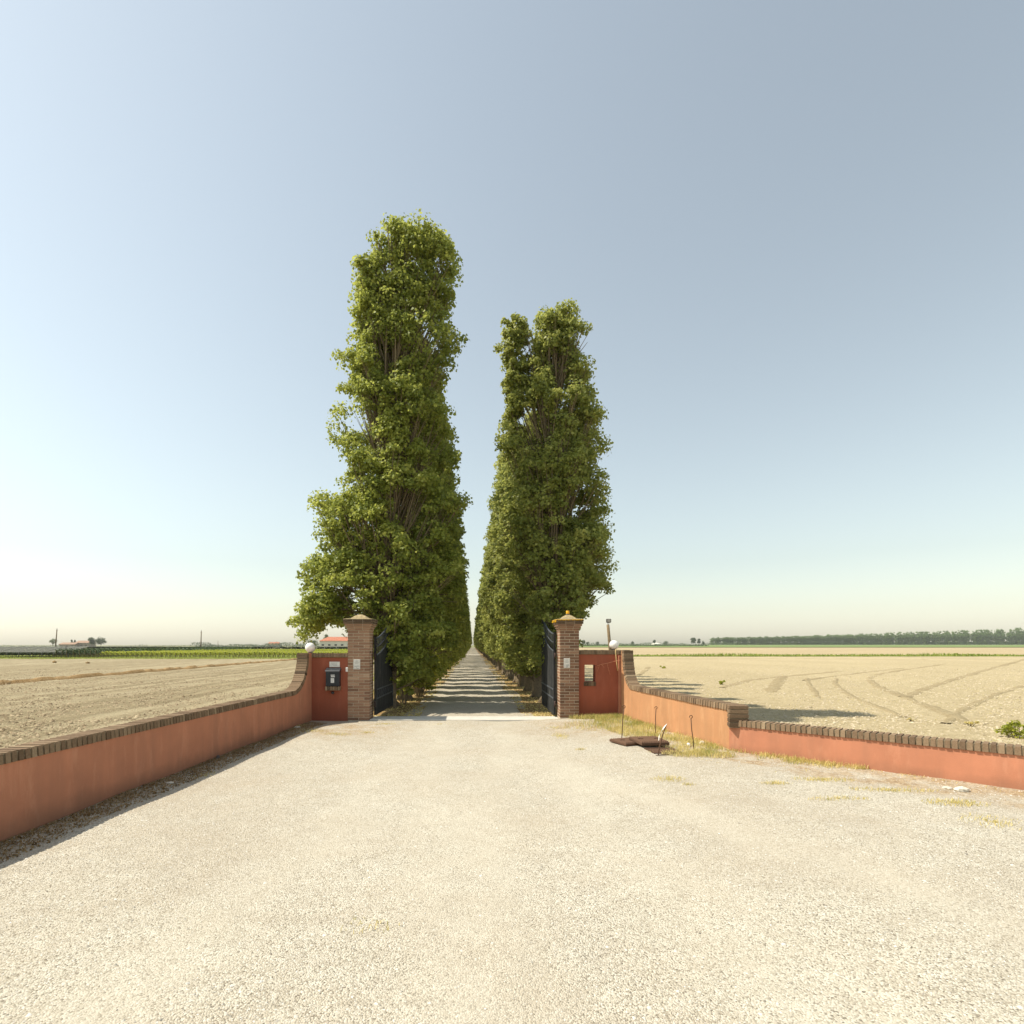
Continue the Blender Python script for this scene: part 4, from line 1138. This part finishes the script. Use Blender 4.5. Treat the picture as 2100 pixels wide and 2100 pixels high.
# ------------------------------------------------------------------ left background: vineyard, nets, farm
def veg_row(name, L_, w, h, n, ls, mat, label, group, loc, seed, stems=True):
    global RNG
    RNG = np.random.default_rng(seed)
    root = empty(name, loc, label, 'vine row', group)
    y = RNG.random(n) ** 1.35 * L_; x = RNG.normal(0, w * .33, n); z = h * (.48 + .52 * RNG.random(n) ** .8) * (.92 + .12 * np.sin(y * 2.1))
    d = np.stack([x * 2, 0 * y, .4 + 0 * y], -1)
    link('foliage', leaf_mesh('vine_foliage', np.stack([x, y, z], -1), d, ls, np.clip(.3 + .55 * (z / h - .4) + RNG.normal(0, .2, n), 0, 1)), mat, root)
    b = MB()
    b.tube([(0, -.02, -.05), (0, -.02, h * .8)], .035, 6, .2); 
    b.build('end_post', M['wood'], root)
    b = MB()
    for k in range(8): b.tube([(random.uniform(-.05, .05), .6 + k * 1.1, -.02), (random.uniform(-.06, .06), .6 + k * 1.1, h * .55)], .03, 4, .5, False)
    b.build('stems', M['twig'], root)
    return root
vp = veg_row('vine_row', 62, .42, .95, 1500, .20, M['leaf_vine'], 'bright green low vine row seen end-on beyond the grass strip', 'vine rows in the left field', (-58.8, 85, -.3), 5)
for k in range(1, 68):
    c = copy_tree(vp); c.location = (-58.8 + .78 * k, 85 + random.uniform(-.15, .15), -.3); c.scale = (1, 1, random.uniform(.92, 1.08))
vd = veg_row('shrub_row', 62, .6, 1.45, 1300, .26, M['leaf_dark'], 'taller dark green shrub row between the net and the bright vines', 'dark shrub rows by the net', (-66.0, 85, -.3), 6)
for k in range(1, 8):
    c = copy_tree(vd); c.location = (-66.0 + .9 * k, 85 + random.uniform(-.2, .2), -.3)
vn = veg_row('shrub_row', 40, .7, .8, 900, .26, M['leaf_far'], 'dark green shrub row growing under the sloping net at far left', 'shrub rows under the net', (-67.2, 86, -.3), 7)
for k in range(1, 15):
    c = copy_tree(vn); c.location = (-67.2 - 1.1 * k, 86, -.3)
# hail net
hn = empty('hail_net', (-64.7, 85, -.3), 'sloping grey hail net on poles over the shrub rows at far left', 'net')
b = MB(); n = 10
V, F = [], []
for k in range(n + 1):
    x = -k * 1.85
    V += [(x, .2, .85 + .04 * (k % 2)), (x + .9, 4.6, 1.78), (x + .9, 40, 1.74)]
    if k:
        a = (k - 1) * 3
        F += [(a, a + 1, a + 4, a + 3), (a + 1, a + 2, a + 5, a + 4)]
b.add(V, F); nt_ = b.build('net_sheet', M['netsheet'], hn); nt_.modifiers.new('thick', 'SOLIDIFY').thickness = .01
for k in range(n + 1):
    b = MB(); b.tube([(-k * 1.85, .2, -.1), (-k * 1.85, .2, .88)], .03, 6); b.tube([(-k * 1.85, .2, .86), (-k * 1.85 + .9, 4.6, 1.79)], .018, 5); b.build('pole', M['metal'], hn)
b = MB(); b.tube([(-.2, .6, 1.78), (1.02, -.4, -.1)], .075, 8); b.build('anchor_post', M['net'], hn)
# netted orchard behind the vines
onr = empty('netted_orchard', (-95, 152, -.3), 'long dark netted orchard forming the flat skyline behind the bright vines', 'orchard')
RNG = np.random.default_rng(77); n = 9000
x = RNG.uniform(-120, 70, n); y = RNG.normal(0, 1.2, n); z = RNG.uniform(.1, 1.35, n)
link('foliage', leaf_mesh('orchard_foliage', np.stack([x, y, z], -1), np.stack([0 * x, 0 * x - .5, 0 * x + .3], -1), .5, np.clip(RNG.normal(.45, .2, n), 0, 1)), M['leaf_dark'], onr)
b = MB(); b.box((-25, 3, 1.5), (190, 10, .06)); b.box((-25, -1.9, 1.42), (190, .05, .2)); b.build('net_roof', M['net'], onr)
b = MB()
for k in range(40): b.tube([(-119 + k * 4.8, -1.8, -.1), (-119 + k * 4.8, -1.8, 1.5)], .05, 5)
b.build('net_poles', M['metal'], onr)
# utility poles
def upole(px_, pyt, Y, lean, label):
    x, _, z = at(px_, pyt, Y)
    p = empty('utility_pole', (x - lean, Y, -.35), label, 'pole', 'utility poles in the left distance')
    b = MB(); b.tube([(0, 0, -.3), (lean, 0, z + .35)], [.19, .12], 8); b.build('mast', M['wood'], p)
    b = MB(); b.tube([(lean, 0, z + .3), (lean, 0, z + .75)], .06, 6); b.box((lean, 0, z + .15), (.5, .1, .1)); b.build('insulator', M['metal'], p)
upole(116.8, 1291, 160, .55, 'tall leaning utility pole at far left by the farm')
upole(412.8, 1295, 160, .2, 'upright utility pole standing alone over the vines')
upole(447, 1314, 420, 0, 'distant thin utility pole right of the lone upright one')
# houses
def house(name, loc, w, d, he, hr, wall, roof, label, nwin, hip=1.5, arches=False):
    h = empty(name, loc, label, 'house')
    b = MB(); b.box((0, d / 2, he / 2), (w, d, he)); b.build('wall', M[wall], h)
    o = .35; b = MB()
    V = [(-w / 2 - o, -o, he + .02), (w / 2 + o, -o, he + .02), (w / 2 + o, d + o, he + .02), (-w / 2 - o, d + o, he + .02), (-w / 2 + hip, d / 2, hr), (w / 2 - hip, d / 2, hr),
         (-w / 2 - o, -o, he - .12), (w / 2 + o, -o, he - .12), (w / 2 + o, d + o, he - .12), (-w / 2 - o, d + o, he - .12)]
    b.add(V, [(0, 1, 5, 4), (1, 2, 5), (2, 3, 4, 5), (3, 0, 4), (6, 7, 1, 0), (7, 8, 2, 1), (8, 9, 3, 2), (9, 6, 0, 3), (9, 8, 7, 6)]); b.build('roof', M[roof], h)
    for k in range(nwin):
        x = -w / 2 + w * (k + .5) / nwin
        b = MB(); b.box((x, -.03, he * .48), (w / nwin * .36, .08, he * .2)); f = b.build('window', M['dark'], h)
        b = MB(); b.box((x, -.05, he * .36), (w / nwin * .44, .14, he * .03)); b.build('sill', M[wall], f)
        if arches:
            b = MB(); r = w / nwin * .38
            b.tube([(x - r, -.06, .2)] + [(x - r * math.cos(a), -.06, he * .52 + r * .9 * math.sin(a)) for a in np.linspace(0, math.pi, 10)] + [(x + r, -.06, .2)], .06, 5); b.build('arch_moulding', M[wall], h)
    b = MB(); b.box((w * .22, d * .5, hr + .1), (.6, .6, .9)); b.build('chimney', M[wall], h)
house('white_house', (-76.5, 300, -.3), 18, 9, 4.35, 6.7, 'housewall', 'roof', 'white house with a red tiled roof glimpsed left of the left pillar under poplar leaves', 5, 3.5, True)
house('farm_building', (at(137, 1326, 500)[0], 500, -.5), 15, 9, 2.9, 4.7, 'farmwall', 'farmroof', 'low brown farm building at far left, lower of the two roofs', 3, .2)
house('farm_building', (at(167, 1326, 505)[0], 505, -.5), 13, 10, 4.3, 6.4, 'farmwall', 'farmroof', 'brown farm building beside the round trees at far left, higher of the two roofs', 3, .2)
house('farm_building', (at(560, 1322, 700)[0], 700, -.5), 14, 9, 3.6, 6.2, 'farmwall', 'roof', 'tiny red roofed house on the far left skyline', 2, .2)
house('white_barn', (at(1349, 1320, 800)[0], 800, 1.2), 10, 14, 2.4, 4.2, 'housewall', 'housewall', 'white barn on the horizon right of the gate', 1, 5.0)

def far_tree(base, w, h, z0, n, ls, mat, label, seed, shape='round', group=None):
    global RNG
    RNG = np.random.default_rng(seed)
    root = empty('distant_tree', base, label, 'tree', group)
    k = 26
    if shape == 'round':
        d = RNG.normal(0, 1, (k, 3)); d /= np.linalg.norm(d, axis=1)[:, None]; q = RNG.random(k) ** .4
        C = d * q[:, None] * np.array((w / 2 * .75, w / 2 * .75, (h - z0) / 2 * .8)) + np.array((0, 0, (h + z0) / 2))
    elif shape == 'rank':
        k = 40; t = RNG.random(k); z = .6 + (h - w * .2 - .6) * t; a = RNG.uniform(0, 6.28, k); q = RNG.random(k) ** .5 * w * .5 * np.where(t > .8, 1.25 - .9 * (t - .55), 1.0) * .85
        C = np.stack([q * np.cos(a), q * np.sin(a), z], -1)
    else:
        z = z0 + (h - z0) * RNG.random(k); a = RNG.uniform(0, 6.28, k); rr_ = w / 2 * (1 - (z - z0) / (h - z0)) * .9
        C = np.stack([rr_ * np.cos(a), rr_ * np.sin(a), z], -1)
    P_, d, idx = crown_points(C, np.full(k, w * .2), max(8, n // k))
    link('crown', leaf_mesh('crown', P_, d * .7, ls, np.clip(.45 + RNG.normal(0, .12, k)[idx] + RNG.normal(0, .15, len(P_)), 0, 1)), mat, root)
    b = MB(); b.tube([(0, 0, -.4), (0, 0, h * .4), (0, 0, h * .8)], [.016 * h, .013 * h, .005 * h], 7)
    for q in range(5):
        c = C[q]; b.tube([(0, 0, h * .3), tuple((c + np.array((0, 0, h * .3))) / 2), tuple(c)], [.01 * h, .007 * h, .003 * h], 4, .5, False)
    b.build('trunk', M['bark'], root); return root
def ft(px_, pyt, Y, wpx, zb, mat, label, seed, z0=.25, shape='round', n=1500):
    x, _, z = at(px_, pyt, Y); h = z - zb
    far_tree((x, Y, zb), wpx * Y / FPX, h, h * z0, n, h * .07, M[mat], label, seed, shape)
ft(108, 1309, 480, 17, -.5, 'leaf_pale', 'pale thin tree beside the leaning pole at far left', 1, .3, 'round', 700)
ft(189, 1306.5, 490, 17, -.5, 'leaf_far', 'round green tree right of the far left farm, nearer its roof', 2, .1)
ft(207, 1306.5, 495, 21, -.5, 'leaf_far', 'round green tree right of the far left farm, the outer one', 3, .1)
ft(147, 1313, 540, 7, -.5, 'leaf_dark', 'small dark conifer behind the farm roofs, left one', 4, .1, 'cone')
ft(153.5, 1313.5, 540, 6.5, -.5, 'leaf_dark', 'small dark conifer behind the farm roofs, right one', 5, .1, 'cone')
ft(640, 1312, 330, 26, -.3, 'leaf_far', 'blurry grey green tree left of the white house', 6, .05)
ft(672, 1300, 340, 20, -.3, 'leaf_pale', 'pale young tree rising over the roof of the white house', 7, .2)
ft(1421.7, 1307, 780, 14, 1.4, 'leaf_far', 'biggest round tree on the right horizon before the plantation', 8, .1)
ft(1433.5, 1309, 785, 9, 1.4, 'leaf_far', 'round tree close against the biggest one on the right horizon', 9, .1)
ft(1442, 1314, 780, 8, 1.4, 'leaf_far', 'lower round tree right of the biggest one on the right horizon', 10, .1)
ft(1342, 1312, 760, 6, 1.3, 'leaf_far', 'thin tree just left of the white barn', 11, .3)
ft(1365, 1315, 800, 14, 1.3, 'leaf_far', 'low bushy tree just right of the white barn', 12, .05)
ft(1196, 1312, 700, 9, 1.2, 'leaf_far', 'round tree on the horizon between right pillar and floodlight post', 13, .1)
ft(1205, 1316, 700, 9, 1.2, 'leaf_far', 'lower round tree right of the one next to the right pillar', 14, .05)
ft(1225, 1315, 720, 8, 1.2, 'leaf_far', 'small tree on the horizon left of the floodlight post', 15, .05)
ft(1297, 1315, 760, 7, 1.3, 'leaf_far', 'small dark tree on the horizon right of the globe lamp', 16, .05)
for k, (a, t_) in enumerate([(278, 1324.5 - 3.2), (287, 1320.5), (292, 1320.2), (297, 1321), (301, 1320.2)]):
    ft(a, t_, 620, 2.4, -.4, 'leaf_far', ['tiny bushy tree leftmost of five on the far left skyline', 'tiny columnar tree second from left of five on the far skyline', 'tiny columnar tree in the middle of five on the far skyline',
        'tiny columnar tree fourth of five on the far skyline', 'tiny columnar tree rightmost of five on the far skyline'][k], 80 + k, .05, 'round', 200)
# indistinct woods on both horizons
RNG = np.random.default_rng(5)
def far_woods(xa_, xb_, Y, zb, hmin, hmax, n, ls, label, dens=.02):
    x = RNG.uniform(xa_, xb_, n); hh = hmin + (hmax - hmin) * np.clip(.5 + .28 * (np.sin(x * dens) + np.sin(x * dens * 2.7 + 1) + .7 * np.sin(x * dens * 6.1)), 0, 1)
    z = hh * RNG.random(n) ** .8; y = RNG.uniform(-14, 14, n)
    o = link('far_woods', leaf_mesh('far_woods', np.stack([x, Y + y, zb + z], -1), np.stack([0 * x, 0 * x - .5, 0 * x + .4], -1), ls, np.clip(RNG.normal(.45, .2, n), 0, 1)), M['leaf_far'])
    tag(o, label, 'woods', None, 'stuff')
far_woods(-330, -150, 640, -.4, 1.0, 5.5, 3500, 1.2, 'low far-off woods on the horizon left of the gate', .05)
far_woods(-640, -330, 700, -.4, .2, 2.4, 1500, 1.0, 'faint line of far scrub on the left horizon', .03)
far_woods(150, 420, 850, 1.4, 1.2, 4.2, 3500, 1.1, 'low far-off woods on the horizon between floodlight post and plantation', .05)
# maize strip
cs = empty('maize_strip', (0, 420, float(zr(420)) + .2), 'dark green strip of maize below the far trees right of the gate', 'crop strip')
n = 6000; x = RNG.uniform(60, 186, n); y = RNG.uniform(0, 16, n); z = RNG.uniform(.1, 1.15, n)
link('maize_plants', leaf_mesh('maize', np.stack([x, y, z], -1), np.stack([0 * x, 0 * x - .5, 0 * x + .5], -1), .55, np.clip(RNG.normal(.5, .2, n), 0, 1)), M['leaf_far'], cs)
# poplar plantation, tree by tree
pp = far_tree((0, 900, 1.9), 5.6, 14.5, -2.2, 1000, .95, M['leaf_wood'], 'slender tree in the clipped looking front rank of the plantation on the right', 900, 'rank', 'plantation trees, front rank')
pb_ = far_tree((0, 930, 1.9), 9, 17.0, 0, 900, 1.2, M['leaf_wood'], 'taller tree rising behind the front rank of the plantation', 901, 'rank', 'plantation trees, rear ranks')
fi = bi = 0
x = 407.0
while x < 960:
    o = pp if fi == 0 else copy_tree(pp); fi += 1
    t = (x - 407) / 553
    o.location = (x, 900 + random.uniform(-1, 1) + 8 * (1 - t), 1.9); s = random.uniform(.93, 1.07); o.scale = (s, s, s * (.90 + .62 * max(0, t - .1) + .08 * min(1, t * 8))); o.rotation_euler = (0, 0, random.uniform(0, 6.28))
    x += 4.1 + random.uniform(-.3, .3)
x = 416.0
while x < 970:
    o = pb_ if bi == 0 else copy_tree(pb_); bi += 1
    t = (x - 407) / 553
    o.location = (x, 925 + random.uniform(-8, 8), 1.9); s = random.uniform(.93, 1.06); o.scale = (s, s, s * (.76 + 1.10 * max(0, t - .12))); o.rotation_euler = (0, 0, random.uniform(0, 6.28))
    x += 5.2 + random.uniform(-.9, .9)

# ------------------------------------------------------------------ air
HAZE = 0.00017
if HAZE:
    hz = MB(); hz.box((150, 540, 21.0), (2900, 1300, 44.6)); ho = hz.build('haze', None)
    m = bpy.data.materials.new('haze_air'); m.use_nodes = True; nt = m.node_tree; nt.nodes.clear()
    out = nt.nodes.new('ShaderNodeOutputMaterial'); v = nt.nodes.new('ShaderNodeVolumePrincipled')
    v.inputs['Color'].default_value = (.96, .95, .92, 1); v.inputs['Density'].default_value = HAZE; v.inputs['Anisotropy'].default_value = .2
    nt.links.new(v.outputs[0], out.inputs['Volume']); ho.data.materials.append(m); tag(ho, kind='stuff')

# ------------------------------------------------------------------ light, sky, camera
EL = 54.0; AZ = 0.5
w = bpy.data.worlds.new('World'); S.world = w; w.use_nodes = True
nt = w.node_tree; bg = nt.nodes['Background']
sky = nt.nodes.new('ShaderNodeTexSky'); sky.sky_type = 'NISHITA'; sky.sun_disc = False
sky.sun_elevation = R(EL); sky.sun_rotation = R(-90 + AZ); sky.altitude = 0
sky.air_density = 1.5; sky.dust_density = 0.85; sky.ozone_density = 1.0
hs = nt.nodes.new('ShaderNodeHueSaturation'); hs.inputs['Saturation'].default_value = .50
tn_ = nt.nodes.new('ShaderNodeMix'); tn_.data_type = 'RGBA'; tn_.blend_type = 'MULTIPLY'; tn_.inputs[0].default_value = 1; tn_.inputs[7].default_value = (.962, 1.0, .962, 1)
nt.links.new(sky.outputs[0], hs.inputs['Color']); nt.links.new(hs.outputs[0], tn_.inputs[6]); nt.links.new(tn_.outputs[2], bg.inputs[0]); bg.inputs[1].default_value = .118
sl = bpy.data.lights.new('Sun', 'SUN'); sl.energy = 4.3; sl.angle = R(.55); sl.color = (1.0, .925, .79)
so_ = bpy.data.objects.new('Sun', sl); COL.objects.link(so_); so_.rotation_euler = (0, R(-(90 - EL)), R(-AZ)); so_.location = (-20, 5, 30)
cam = bpy.data.cameras.new('Camera'); co = bpy.data.objects.new('Camera', cam); COL.objects.link(co)
co.location = (0, 0, EYE); co.rotation_euler = (R(90), 0, 0)
cam.sensor_width = 36; cam.lens = FPX / 2100 * 36; cam.shift_x = (1050 - VX) / 2100; cam.shift_y = (VY - 1050) / 2100
cam.clip_start = .05; cam.clip_end = 9000
S.camera = co
S.view_settings.view_transform = 'Standard'; S.view_settings.look = 'None'; S.view_settings.exposure = 0.50; S.view_settings.gamma = 1
S.cycles.max_bounces = 6; S.cycles.diffuse_bounces = 3; S.cycles.glossy_bounces = 2; S.cycles.transmission_bounces = 3; S.cycles.transparent_max_bounces = 8; S.cycles.volume_bounces = 0
S.cycles.use_denoising = True
